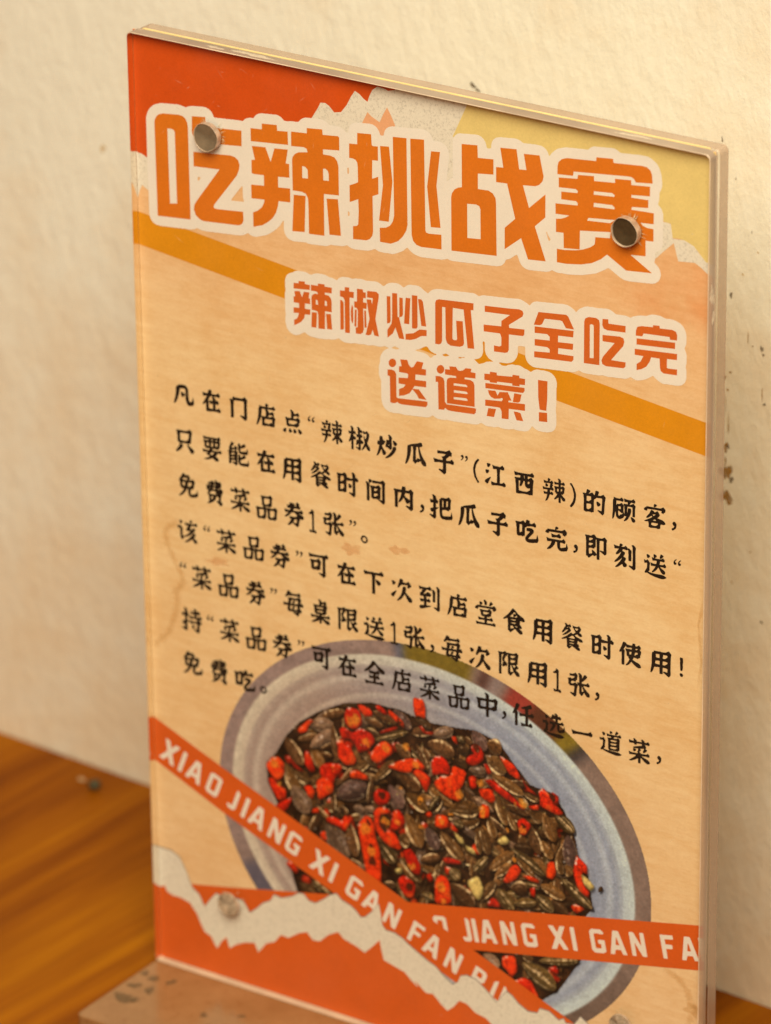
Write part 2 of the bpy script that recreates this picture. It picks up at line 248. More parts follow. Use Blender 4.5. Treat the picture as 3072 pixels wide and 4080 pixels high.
DATA = {
'headline': '497 17111 481 19097 495 19171 537 19251 598 19301 700 19339 1089 19384 1189 19377 1263 19331 1303 19253 1317 19155 1322 17194|803 19040 910 19049 960 19036 984 18998 993 17473 817 17438|1422 19416 1753 19460 1751 19255 2638 19340 2633 19010 1627 18898 1511 18933 1438 19006 1412 19087|1435 18664 2357 18764 2457 18750 2538 18701 2572 18608 2558 18505 2496 18363 1925 17637 1906 17590 1922 17557 1989 17553 2634 17623 2638 17440 2611 17370 2552 17324 2501 17308 1644 17225 1543 17249 1453 17318 1410 17426 1425 17530 1487 17630 2072 18410 1434 18357|2861 19439 3135 19465 3141 19587 3504 19624 3509 19505 3764 19536 3769 19257 2862 19164|2884 19068 3215 19104 3337 18818 3434 19122 3759 19159 3703 18856 3785 18862 3785 18573 3508 18540 3509 18316 3798 18347 3797 18053 3511 18025 3494 17921 3444 17768 3358 17635 3240 17525 3105 17433 2879 17351 2878 17661 2996 17721 3098 17813 3150 17910 3165 17988 2847 17954 2847 18245 3162 18282 3164 18504 2916 18481 2866 18493 2865 18769 2951 18789|3846 19556 4225 19588 4227 19699 4599 19742 4608 19631 4970 19672 5002 19652 5002 19380 4610 19327 4608 19224 4784 19232 4881 19213 4944 19147 4975 19040 4976 18435 4614 18394 4609 17512 4236 17478 4236 18027 4227 18225 4179 18308 4082 18336 3860 18321 3857 18965 3875 19032 3926 19099 4017 19152 4238 19195 4215 19261 4150 19284 3842 19249|4101 18880 4175 18877 4231 18824 4235 18643 4099 18630|4603 18922 4656 18933 4713 18904 4736 18838 4738 18692 4606 18680|3883 18235 4170 18266 4133 17494 3833 17455|4677 18311 4950 18350 5011 17592 4734 17561|5433 19828 5763 19864 5776 19642 5807 19626 5920 19640 5920 19344 5784 19330 5774 18943 5846 18976 5922 19015 5920 18648 5780 18581 5782 17837 5764 17748 5699 17663 5617 17621 5300 17585 5302 17856 5394 17882 5427 17915 5445 18196 5436 18449 5232 18348 5233 18700 5360 18760 5438 18804 5435 19114 5423 19211 5384 19260 5320 19275 5234 19273 5236 19573 5429 19592|5971 19661 6184 19688 6255 18972 6159 18119 5927 18101 6029 18857|6275 19909 6597 19942 6602 18145 6572 18018 6490 17881 6376 17759 6199 17668 5946 17657 5940 17950 6090 17985 6187 18047 6253 18145 6287 18279|6686 19950 7009 19991 7023 18117 7039 18077 7099 18064 7398 18101 7399 17795 6921 17749 6809 17769 6730 17838 6696 17951|7170 19784 7379 19807 7291 19092 7379 18238 7151 18209 7072 19034|7882 20071 8247 20113 8257 19859 8616 19897 8615 19585 8255 19536 8254 19219 8497 19235 8598 19196 8660 19111 8672 19016 8683 17924 7631 17817 7631 18921 7647 19008 7711 19104 7790 19155 7882 19183|8004 18866 8213 18890 8284 18869 8310 18804 8312 18195 8005 18158|8772 20166 9145 20206 9206 19808 9369 19826 9310 20146 9669 20181 9762 19772 9739 19671 9662 19580 9570 19534 9291 19500 9430 19063 9804 19415 9802 18943 9562 18714 9811 18043 9407 17999 9247 18406 8868 18101 8869 18544 9112 18777 8926 19463 8674 19444 8675 19753 8841 19772|10072 19881 10075 20047 10100 20135 10177 20207 10287 20248 10944 20315 10950 20392 11325 20434 11334 20353 11954 20416 12071 20413 12155 20361 12189 20278 12207 20107 11832 20056 11798 20110 11739 20144 11655 20143 10441 20004 10427 19914|10104 19820 10526 19875 10539 19957 10898 20002 10902 19904 11371 19958 11367 20041 11731 20082 11732 19988 12150 20035 12148 19838 11742 19788 11734 19733 12114 19756 12112 19596 11752 19547 11736 19490 12239 19518 12238 19294 11948 19266 11999 19216 12100 19190 12234 19197 12236 18943 12060 18927 12064 18610 11727 18572 12210 18295 11629 18232 11200 18468 11060 18342 10857 18223 10618 18146 10294 18091 10065 18078 10065 18357 10241 18367 10498 18412 10668 18465 10838 18551 10923 18622 10934 18770 11261 18814 11277 18940 10587 18833 10583 18448 10221 18401 10215 18712 10044 18697 10043 18967 10154 18989 10257 19033 10345 19092 10034 19065 10030 19280 10528 19333 10537 19381 10494 19413 10162 19387 10161 19544 10527 19585 10536 19625 10493 19658 10105 19621|10900 19697 11305 19739 11364 19706 11356 19673 10892 19627|10901 19461 11307 19496 11366 19454 11358 19422 10893 19380|10776 19130 11376 19205 11259 19120 10751 19071',
'headline_halo': '461 16910 401 16931 369 16951 341 16977 310 17021 286 17101 286 17781 276 17861 276 19161 289 19221 310 19281 349 19351 386 19401 461 19465 501 19492 641 19543 691 19555 751 19558 781 19565 921 19578 961 19586 1011 19588 1051 19596 1141 19596 1281 19573 1341 19606 1431 19633 1701 19666 1781 19665 1861 19636 1891 19615 1915 19591 1941 19551 1961 19503 1981 19492 2071 19497 2111 19505 2171 19507 2221 19516 2281 19517 2331 19526 2391 19528 2431 19536 2491 19537 2541 19546 2661 19547 2681 19555 2721 19595 2771 19626 2861 19655 2921 19657 2935 19661 2951 19675 2981 19716 3021 19753 3061 19776 3151 19803 3231 19808 3271 19816 3331 19818 3371 19826 3431 19828 3471 19836 3521 19836 3601 19812 3641 19785 3681 19749 3761 19748 3821 19765 3901 19776 3971 19778 4030 19791 4101 19863 4148 19891 4211 19913 4371 19928 4491 19946 4631 19943 4691 19922 4751 19878 4771 19868 4811 19867 4871 19876 5021 19873 5091 19848 5133 19821 5171 19788 5191 19782 5211 19788 5223 19801 5227 19851 5246 19911 5281 19966 5309 19991 5341 20012 5431 20043 5591 20058 5631 20066 5681 20068 5721 20076 5801 20073 5861 20052 5911 20016 5951 19961 5978 19891 5991 19881 6001 19881 6051 19890 6061 19899 6069 19941 6090 20001 6111 20034 6136 20061 6191 20098 6261 20123 6341 20128 6381 20136 6441 20138 6571 20156 6641 20158 6671 20165 6721 20168 6921 20196 7021 20196 7101 20172 7145 20141 7185 20091 7211 20029 7226 20011 7261 20007 7311 20016 7391 20016 7441 20003 7471 19992 7511 19965 7535 19941 7561 19901 7584 19831 7586 19731 7567 19601 7564 19551 7557 19521 7554 19471 7547 19441 7544 19391 7537 19361 7534 19311 7527 19281 7529 19251 7541 19243 7653 19321 7664 19331 7674 19351 7676 20081 7679 20111 7700 20171 7741 20226 7791 20262 7851 20283 7921 20288 8031 20305 8091 20308 8211 20326 8281 20323 8341 20302 8391 20266 8431 20211 8452 20151 8461 20109 8481 20097 8511 20098 8551 20109 8561 20119 8567 20191 8590 20261 8626 20311 8681 20352 8791 20385 8861 20388 8891 20395 8951 20398 9081 20416 9161 20416 9231 20396 9301 20359 9351 20366 9411 20368 9451 20376 9511 20378 9551 20386 9711 20383 9771 20362 9821 20326 9855 20281 9881 20222 9891 20213 9901 20217 9941 20276 10031 20363 10091 20402 10231 20453 10291 20465 10351 20467 10401 20476 10451 20477 10501 20486 10551 20487 10601 20496 10751 20507 10771 20515 10811 20555 10841 20576 10911 20603 11071 20618 11111 20626 11161 20628 11291 20646 11361 20643 11421 20622 11471 20591 11501 20586 11551 20587 11601 20596 11661 20598 11701 20606 11751 20607 11891 20626 12081 20626 12111 20623 12172 20601 12251 20553 12306 20511 12353 20441 12392 20331 12404 20281 12407 20221 12415 20181 12414 20081 12391 20011 12358 19951 12354 19811 12329 19721 12338 19701 12386 19661 12415 19621 12444 19541 12446 19291 12441 19241 12446 19201 12445 18931 12425 18861 12395 18811 12361 18780 12292 18741 12281 18729 12276 18701 12275 18591 12262 18531 12270 18511 12321 18475 12351 18446 12381 18402 12404 18331 12405 18281 12381 18201 12346 18151 12281 18104 12211 18080 12141 18075 12101 18067 12041 18065 12011 18058 11951 18055 11921 18048 11861 18045 11731 18027 11591 18028 11501 18059 11291 18174 11251 18193 11231 18197 11211 18189 11141 18140 10954 18031 10631 17930 10311 17877 10181 17876 10131 17867 10051 17867 9971 17889 9951 17889 9891 17851 9821 17828 9761 17825 9731 17818 9671 17815 9641 17808 9581 17805 9551 17798 9491 17795 9441 17786 9371 17790 9311 17811 9271 17837 9241 17869 9214 17911 9162 18031 9151 18041 9141 18041 9109 18021 8991 17927 8901 17891 8891 17880 8871 17831 8852 17801 8811 17760 8771 17737 8681 17708 8621 17706 8581 17698 8421 17685 8381 17677 8321 17675 8281 17667 8221 17665 8181 17657 8131 17656 8001 17638 7941 17636 7891 17627 7731 17615 7691 17607 7611 17608 7531 17628 7481 17607 7391 17578 7321 17576 7281 17568 7221 17566 7171 17557 7111 17556 7071 17548 7011 17546 6951 17536 6881 17538 6771 17560 6721 17577 6681 17600 6603 17661 6591 17665 6571 17656 6501 17587 6461 17560 6311 17484 6231 17458 6111 17456 6061 17447 5931 17447 5881 17460 5821 17483 5711 17430 5651 17410 5361 17376 5261 17380 5211 17397 5151 17426 5091 17397 5031 17378 4971 17375 4841 17357 4761 17355 4701 17321 4631 17298 4561 17296 4511 17287 4451 17286 4401 17277 4341 17276 4291 17267 4221 17267 4161 17279 4091 17275 3901 17247 3831 17246 3801 17250 3741 17271 3701 17297 3677 17321 3650 17361 3639 17391 3626 17441 3629 17621 3628 17631 3621 17636 3611 17629 3521 17497 3455 17431 3361 17350 3231 17260 3191 17239 2941 17150 2851 17148 2791 17167 2751 17188 2731 17189 2641 17130 2541 17100 2481 17095 2451 17088 2291 17076 2241 17067 2181 17066 2141 17058 1981 17046 1931 17037 1871 17036 1831 17028 1771 17026 1721 17017 1591 17018 1481 17043 1411 17007 1321 16978 1161 16966 1111 16957 1061 16956 1011 16947 961 16946 911 16937 861 16936 811 16927 761 16926 711 16917 661 16916 611 16907|2356 17811 2381 17808 2411 17815 2471 17818 2501 17825 2561 17828 2653 17841 2660 17851 2659 17861 2636 17941 2636 18131 2631 18162 2621 18167 2611 18161 2427 17931 2351 17831 2349 17821|5192 18051 5201 18047 5212 18051 5221 18063 5225 18081 5222 18131 5214 18141 5201 18147 5191 18145 5185 18131 5186 18071|1530 18071 1541 18066 1551 18072 1575 18101 1595 18131 1598 18141 1593 18151 1551 18155 1531 18144 1526 18111|9885 18481 9891 18480 9911 18497 9920 18511 9921 18521 9857 18601 9841 18648 9831 18656 9821 18648 9822 18631 9835 18601 9859 18521 9874 18491|5198 18931 5211 18933 5219 18941 5225 18971 5222 19051 5211 19063 5201 19064 5188 19051 5186 19031 5187 18951 5191 18937',
'subtitle': '3839 16356 3960 16370 3962 16420 4115 16438 4117 16386 4238 16390 4233 16283 3836 16232|3851 16181 3986 16210 4040 16086 4086 16214 4224 16228 4202 16102 4237 16099 4235 15981 4109 15968 4106 15856 4236 15865 4234 15750 4104 15734 4083 15647 4000 15544 3835 15440 3835 15559 3912 15611 3951 15705 3952 15729 3825 15713 3828 15828 3961 15845 3963 15942 3833 15936 3833 16061 3873 16072|4263 16402 4432 16416 4433 16463 4594 16478 4598 16430 4770 16444 4764 16320 4598 16303 4598 16260 4691 16258 4741 16212 4761 16132 4757 15915 4596 15905 4585 15517 4427 15500 4428 15792 4410 15859 4346 15871 4273 15865 4267 16127 4287 16188 4353 16230 4429 16239 4418 16272 4370 16283 4260 16274|4374 16107 4415 16101 4429 16012 4376 16001|4595 16132 4640 16120 4646 16027 4593 16023|4272 15818 4398 15835 4379 15504 4254 15494|4619 15854 4737 15872 4763 15546 4640 15534|4963 16429 5081 16444 5080 16523 5192 16536 5190 16451 5302 16464 5295 16332 5196 16322 5191 15562 5076 15550 5075 16240 5052 16285 5020 16299 4964 16302|4967 16225 5011 16227 5050 16179 5048 15626 5016 15598 4963 15593|5250 16193 5277 16128 5280 15860 5256 15774 5225 15848 5219 16045|5375 16550 5518 16566 5526 16507 5589 16511 5587 16388 5524 16384 5522 16292 5610 16294 5600 16165 5520 16158 5529 15715 5504 15639 5448 15598 5336 15586 5330 15715 5378 15728 5392 16081 5368 16133 5305 16141 5307 16268 5371 16275|5317 16094 5365 16097 5351 15733 5303 15734|5544 16121 5588 16127 5597 15765 5546 15761|5622 16555 5844 16582 5899 16541 5898 16470 5812 16001 5891 15640 5780 15639 5742 15753 5704 15646 5639 15611 5571 15611 5669 15971 5603 16373 5714 16389 5737 16295 5755 16426 5615 16415|6088 16543 6176 16557 6177 16035 6156 15988 6089 15960|6219 16637 6338 16652 6344 16155 6379 16155 6500 15712 6374 15704 6289 15918 6224 15777 6096 15661 6095 15827 6195 15982 6212 16099|6389 16578 6471 16582 6475 16239 6450 16185 6384 16156|6539 16603 6652 16616 6619 16056 6496 16047|6688 16690 6818 16704 6819 16046 6787 15999 6685 15986|6833 16637 6912 16647 6950 16606 7024 16096 6906 16085|6529 15836 6715 15890 6866 16002 7034 16024 7030 15894 6904 15870 6777 15783 6650 15731 6527 15713|7233 15776 7240 16653 7264 16707 7327 16737 8141 16822 8138 16676 8076 16666 8154 15868 7996 15846 7907 16641 7654 16626 7641 15984 7657 15956 7688 15952 7735 15962 7750 15993 7730 16370 7885 16392 7914 15930 7890 15876 7812 15836 7593 15816 7515 15851 7482 15935 7477 16598 7404 16593 7398 15875 7374 15814 7327 15783|8402 16830 8956 16889 9201 16923 9278 16905 9301 16854 9278 16787 8963 16547 8971 16486 9324 16527 9320 16423 9293 16382 8963 16346 8959 16018 8931 15963 8869 15939 8614 15913 8615 16041 8738 16047 8785 16071 8788 16246 8755 16322 8376 16285 8374 16428 8786 16479 8789 16593 8986 16757 8401 16702|9645 16962 10283 17038 10328 17011 10462 16771 10276 16756 10192 16885 10131 16890 9789 16851 9729 16724 9675 16692 9538 16674|9558 16644 10453 16739 10443 16602 10099 16566 10096 16430 10444 16471 10436 16341 10102 16305 10097 16186 10452 16215 10449 16134 10407 16086 9547 15997 9547 16121 9905 16170 9905 16237 9851 16270 9558 16245 9558 16381 9904 16421 9904 16500 9843 16542 9558 16508|10688 16122 10692 16987 10716 17058 10796 17102 10957 17117 11030 17089 11046 17019 11043 16155|10822 16258 10821 16942 10853 16966 10902 16959 10910 16917 10910 16273|11109 17131 11238 17148 11243 17061 11630 17093 11628 16956 11215 16916 11135 16936 11102 17002|11108 16798 11504 16849 11584 16827 11605 16759 11577 16665 11307 16320 11636 16343 11633 16252 11589 16210 11188 16166 11107 16196 11087 16265 11122 16353 11385 16689 11112 16667|11859 16945 11861 17047 11892 17134 11979 17167 12241 17202 12245 17242 12391 17260 12395 17208 12676 17237 12755 17217 12784 17158 12784 17042 12631 17024 12614 17078 12036 17027 12005 16959|11879 16895 12742 16989 12740 16858 11877 16766|11838 16670 12789 16767 12786 16640 12564 16616 12563 16433 12590 16425 12793 16447 12790 16327 12489 16300 12425 16337 12408 16407 12398 16587 12208 16572 12177 16473 12099 16354 11988 16278 11885 16238 11883 16365 11970 16435 12033 16559 11839 16546|6298 15168 6293 15138 6280 15110 6260 15085 6234 15066 6206 15056 6178 15054 6153 15062 6133 15078 6120 15101 6116 15128 6121 15158 6134 15186 6155 15211 6180 15230 6208 15240 6236 15242 6261 15234 6281 15218 6294 15195|6087 14980 6194 15003 6265 14983 6296 14926 6298 14436 6325 14418 6989 14498 7039 14495 7035 14423 6995 14371 6448 14306 6361 14308 6313 14333 6273 14298 6177 14281 6145 14295 6141 14850 6089 14852|6396 15264 6562 15289 6601 15191 6655 15147 6711 15173 6791 15311 6949 15317 6908 15174 7011 15182 7006 15050 6757 15021 6751 14906 7012 14931 7010 14800 6730 14767 6690 14701 6833 14718 7017 14532 6831 14519 6784 14594 6682 14685 6610 14584 6482 14513 6358 14471 6359 14621 6468 14680 6516 14748 6350 14739 6351 14865 6574 14902 6582 14982 6551 14997 6364 14988 6365 15109 6426 15125|7445 15280 7441 15251 7428 15222 7407 15197 7382 15178 7353 15167 7325 15166 7300 15173 7280 15189 7267 15213 7263 15240 7268 15270 7281 15299 7301 15324 7327 15343 7355 15354 7383 15355 7408 15348 7428 15331 7441 15308|7235 15093 7340 15114 7419 15088 7446 15024 7454 14587 7493 14546 8151 14612 8190 14603 8182 14524 8143 14477 7602 14425 7508 14429 7461 14461 7429 14414 7298 14394 7292 14976 7237 14968|7460 15288 7577 15306 7559 15370 7719 15394 7765 15334 7820 15329 7890 15358 7945 15415 8085 15432 8069 15358 8182 15362 8178 15246 7928 15215 7920 15178 8061 15188 8131 15161 8154 15096 8156 14638 7501 14569 7497 15021 7513 15095 7576 15134 7725 15160 7717 15196 7459 15175|7664 15033 7951 15065 7982 15044 7982 15020 7664 14987|7668 14887 7958 14918 7989 14897 7989 14872 7668 14837|7664 14740 7957 14777 7988 14756 7988 14728 7664 14693|8387 15398 8515 15416 8519 15466 8677 15482 8681 15424 9040 15475 9045 15518 9203 15532 9206 15484 9337 15492 9334 15361 9209 15345 9206 15307 9040 15286 9037 15331 8681 15291 8681 15259 8518 15241 8510 15275 8386 15266|8409 15206 9325 15301 9326 15238 9291 15185 8409 15094|8468 15066 8646 15091 8696 15000 8742 15087 8936 15123 9021 14963 8951 14951 8948 14916 9334 14960 9334 14817 8958 14777 8953 14554 8790 14533 8788 14683 8749 14752 8679 14750 8404 14721 8405 14851 8788 14901 8819 14943 8804 14975 8742 14944 8618 14916 8540 14937 8494 14983|9083 15135 9255 15145 9221 14991 9175 14955 9051 14942|8477 14687 8659 14706 8612 14524 8437 14508|9070 14746 9159 14755 9229 14747 9295 14589 9136 14575|9637 15540 9856 15557 9851 15187 9829 14928 9675 14920 9641 15168|9655 14864 9847 14890 9852 14695 9657 14670',
'subtitle_halo': '6115 14080 6055 14100 6000 14141 5965 14191 5944 14251 5930 14341 5930 14701 5926 14721 5900 14771 5882 14831 5880 14981 5884 15021 5909 15101 5912 15191 5938 15271 6000 15361 6055 15403 6122 15441 6118 15451 6025 15468 5975 15446 5915 15427 5745 15425 5645 15397 5525 15398 5405 15377 5305 15375 5215 15347 5155 15346 5105 15336 5045 15340 4985 15360 4945 15382 4915 15390 4895 15385 4845 15356 4785 15337 4735 15327 4675 15325 4625 15310 4555 15297 4495 15295 4455 15286 4225 15287 4155 15310 4095 15345 4075 15339 3955 15264 3865 15236 3815 15237 3755 15256 3713 15281 3681 15311 3650 15361 3634 15411 3620 15481 3620 15571 3635 15631 3622 15691 3620 15721 3620 15841 3627 15881 3620 15921 3620 16081 3640 16161 3630 16221 3632 16381 3655 16451 3695 16506 3745 16541 3815 16570 3875 16611 3945 16635 4005 16637 4055 16646 4145 16645 4225 16620 4265 16616 4285 16621 4335 16651 4395 16672 4515 16686 4615 16685 4705 16657 4795 16655 4885 16629 4905 16640 4941 16681 4975 16706 5045 16732 5145 16746 5205 16746 5265 16735 5355 16765 5415 16767 5455 16776 5535 16776 5605 16766 5805 16795 5865 16796 5935 16776 5995 16741 6015 16740 6045 16754 6085 16795 6125 16821 6215 16852 6315 16866 6365 16865 6425 16846 6475 16817 6495 16812 6515 16820 6563 16861 6605 16886 6665 16905 6725 16906 6775 16916 6845 16915 6905 16896 6975 16850 7065 16807 7085 16819 7135 16875 7190 16911 7275 16942 7345 16955 7505 16967 7535 16975 7695 16987 7725 16995 7885 17007 7915 17015 8075 17027 8115 17036 8175 17032 8265 16999 8285 17004 8325 17026 8385 17045 8445 17046 8575 17065 8635 17067 8665 17075 8725 17076 8855 17095 8915 17097 9175 17136 9235 17135 9285 17122 9375 17091 9435 17053 9452 17061 9481 17101 9515 17133 9545 17151 9605 17172 9745 17187 9775 17195 9835 17197 9945 17215 10005 17217 10205 17246 10315 17245 10385 17222 10455 17183 10505 17140 10515 17142 10551 17191 10595 17233 10695 17291 10765 17315 10825 17316 10875 17326 11015 17326 11085 17345 11135 17347 11175 17356 11245 17356 11275 17352 11335 17331 11405 17288 11635 17306 11735 17285 11805 17328 11925 17372 11985 17385 12095 17398 12155 17431 12185 17443 12225 17455 12305 17466 12415 17465 12515 17436 12555 17436 12605 17446 12705 17446 12775 17432 12845 17408 12895 17375 12925 17343 12958 17291 12980 17231 12990 17191 12989 17021 12970 16961 12955 16931 12952 16911 12980 16851 13000 16781 13000 16621 12981 16541 13000 16461 12999 16301 12976 16231 12940 16181 12885 16140 12825 16120 12735 16106 12675 16106 12625 16096 12555 16095 12515 16086 12465 16087 12375 16118 12295 16169 12265 16194 12245 16199 12195 16159 12085 16088 12015 16059 11915 16027 11855 16027 11755 16062 11735 16055 11685 16020 11615 15997 11475 15985 11435 15976 11375 15975 11245 15956 11115 15961 11025 15937 10955 15936 10915 15927 10855 15926 10795 15916 10665 15917 10575 15945 10495 15896 10445 15880 10385 15867 10315 15865 10285 15857 10125 15845 10085 15836 10025 15835 9995 15827 9835 15815 9795 15806 9735 15804 9705 15797 9645 15794 9615 15787 9545 15786 9515 15790 9445 15816 9400 15851 9365 15901 9342 15971 9340 16151 9335 16165 9325 16169 9255 16166 9182 16151 9171 16131 9166 15971 9137 15891 9080 15811 9025 15770 8965 15745 8905 15727 8755 15714 8731 15701 8734 15691 8795 15661 8815 15658 8895 15671 8945 15702 9035 15733 9125 15736 9165 15745 9205 15746 9235 15742 9325 15708 9375 15702 9465 15670 9485 15677 9523 15711 9555 15731 9615 15753 9705 15757 9765 15766 9895 15762 9955 15741 10005 15706 10046 15651 10070 15571 10070 15501 10060 15441 10060 15101 10050 15041 10050 14951 10060 14891 10060 14681 10040 14611 10017 14571 9985 14537 9945 14510 9845 14477 9795 14475 9755 14466 9645 14466 9565 14490 9505 14529 9490 14521 9457 14461 9425 14427 9385 14400 9315 14377 9255 14375 9205 14366 9115 14366 9065 14374 8955 14337 8905 14335 8865 14326 8805 14326 8765 14327 8725 14338 8705 14338 8605 14307 8535 14306 8485 14296 8415 14297 8315 14332 8295 14325 8245 14290 8175 14267 8095 14256 8035 14255 7995 14246 7935 14246 7885 14236 7825 14235 7785 14226 7725 14226 7675 14216 7505 14216 7435 14197 7355 14186 7275 14187 7215 14206 7175 14227 7155 14229 7085 14180 7015 14157 6885 14145 6855 14137 6795 14135 6685 14117 6625 14115 6505 14096 6345 14096 6245 14076|6196 15461 6295 15451 6375 15481 6371 15491 6285 15515 6265 15517 6196 15471|7101 15461 7115 15453 7135 15458 7193 15511 7261 15551 7257 15561 7195 15570 7135 15590 7095 15617 7055 15662 7035 15674 7015 15674 6985 15663 6875 15594 6776 15551 6761 15541 6757 15531 6805 15526 6975 15525 7045 15501|7442 15561 7465 15560 7495 15569 7556 15591 7559 15601 7505 15622 7475 15622 7399 15581 7403 15571|8259 15571 8275 15572 8315 15592 8365 15611 8435 15656 8485 15672 8583 15691 8588 15701 8515 15730 8483 15751 8451 15781 8425 15821 8401 15891 8399 16051 8395 16064 8385 16072 8363 16071 8351 16051 8352 16021 8360 15981 8360 15851 8336 15771 8309 15731 8275 15699 8235 15676 8159 15651 8154 15641|7795 15591 7825 15592 7865 15616 7925 15631 7931 15641 7905 15641 7855 15624 7803 15621 7779 15611 7778 15601',
'stripe': '6 17109 13576 15477 13576 14783 6 16393',
'red_top': '6850 20994 6885 20885 6150 20667 5822 20283 5215 20007 4364 19519 2356 18969 294 18237 6 18181 6 20994',
'tear_top': '3791 19163 4373 19969 4494 20154 4567 20290 4684 20304 4777 20256 4891 20148 5055 20187 5198 20368 5294 20547 5389 20686 5494 20645 5595 20563 5687 20516 5735 20650 5806 20784 5922 20874 6106 20860 6175 20832 6336 20882 6374 20994 8062 20994 7676 20186 8658 19544 9589 18896 6593 19299|6 18400 29 18387 151 18368 272 18316 634 18135 615 17586 263 17621 127 17700 64 17582 6 17401',
'yellow': '6789 20994 6793 20868 6747 20787 6837 20676 6919 20659 7018 20469 7099 20424 7175 20258 7243 20231 7019 20685 7134 20332 7275 20243 7441 20307 7534 20221 7722 20028 9125 19635 11428 19265 12445 19408 12513 19381 12612 19389 12652 19101 12786 19120 12944 19099 13102 19029 13238 18933 13374 18756 13420 18725 13576 18718 13576 20994',
'tear_right': '12110 19156 12446 19388 12612 19380 12661 19091 12921 19107 13124 19033 13397 18761 13576 18748 13576 18505 13422 18540 13287 18635 13151 18702 12792 18657 12746 18791 12684 19005 12453 18781 12296 18617 12115 18579',
'peach_vee': '5541 20036 5684 20306 5775 20234 5890 20183 5968 20150 6053 20327 6147 20490 6238 20342 6336 20147 6117 19936 6046 19760 5908 19815',
'peach_right': '12296 18658 12453 18793 12684 19017 12723 18787 12792 18669 13151 18710 13287 18635 13445 18545 13576 18513 13576 16814 13449 16786 12629 17234 12261 17697 10979 17929 11435 18232',
'red_behind': '781 1982 1743 2181 3324 2529 4393 2764 5319 2968 6185 2546 5740 1846 2614 930 1027 1052',
'torn_band': '6 2653 70 2646 345 2648 571 2554 679 2369 765 2206 829 2037 893 1910 1072 1795 1201 1541 1368 1775 1509 1949 1690 1930 1963 1987 2212 1976 2299 1877 2386 1736 2570 1892 2732 2063 2936 2183 3030 2354 3230 2329 3501 2448 3681 2581 3815 2578 3923 2466 4100 2455 4325 2622 4459 2742 4637 2842 4767 2728 5008 2654 5138 2570 5246 2458 5356 2490 5577 2716 5711 2905 5760 2667 5792 2432 5878 2335 6095 2337 6312 2258 6484 2145 6256 2276 6503 2137 6709 2030 6915 1924 7121 1846 7297 1703 7543 1542 7679 1649 7739 1806 7886 1866 8120 1836 8353 1683 8498 1560 8626 1443 8760 1639 8877 1784 9022 1717 9166 1584 9398 1471 9629 1502 9687 1629 9917 1627 10147 1492 10262 1566 10319 1473 10520 1506 10673 1734 10862 1610 11463 1078 12035 483 11671 10 9789 10 9746 48 8933 635 8525 901 8350 1016 8116 1056 7882 1209 7706 1223 7557 1028 7409 899 7262 995 7057 1185 6879 1160 6584 1380 6691 1227 6519 1339 6346 1493 6042 1567 5825 1625 5762 1853 5721 2065 5499 1816 5343 1656 5125 1748 4818 1822 4666 1950 4420 1809 4194 1591 4016 1568 3864 1717 3661 1630 3389 1439 3188 1451 3026 1238 2799 1130 2589 856 2504 1056 2254 1000 2024 883 1838 737 1796 858 1763 982 1637 853 1508 640 1429 751 1364 878 1184 951 1075 1150 990 1334 813 1533 586 1593 356 1590 220 1635 155 1763 38 1708 6 1700',
'red_bottom': '6 1700 38 1708 155 1763 220 1635 356 1590 586 1593 813 1533 990 1334 1075 1150 1184 951 1364 878 1429 751 1508 640 1637 853 1763 982 1796 858 1838 737 2024 883 2254 1000 2504 1056 2589 856 2799 1130 3026 1238 3188 1451 3389 1439 3661 1630 3864 1717 4016 1568 4194 1591 4420 1809 4666 1950 4818 1822 5125 1748 5343 1656 5499 1816 5721 2065 5762 1853 5825 1625 6042 1567 6346 1493 6519 1339 6691 1227 6584 1380 6879 1160 7057 1185 7262 995 7409 899 7557 1028 7706 1223 7882 1209 8116 1056 8350 1016 8525 901 8933 635 9746 48 9789 10 6 10',
'ribbon_a': '6 5736 104 5696 1686 5046 4893 3779 13002 551 12624 10 11665 10 4349 2931 3299 3349 1746 3959 95 4678 6 4714',
'ribbon_b': '4378 2744 6246 3125 7663 3415 13424 4641 13576 4674 13576 3660 13438 3631 10653 3050 7830 2471 4359 1729',
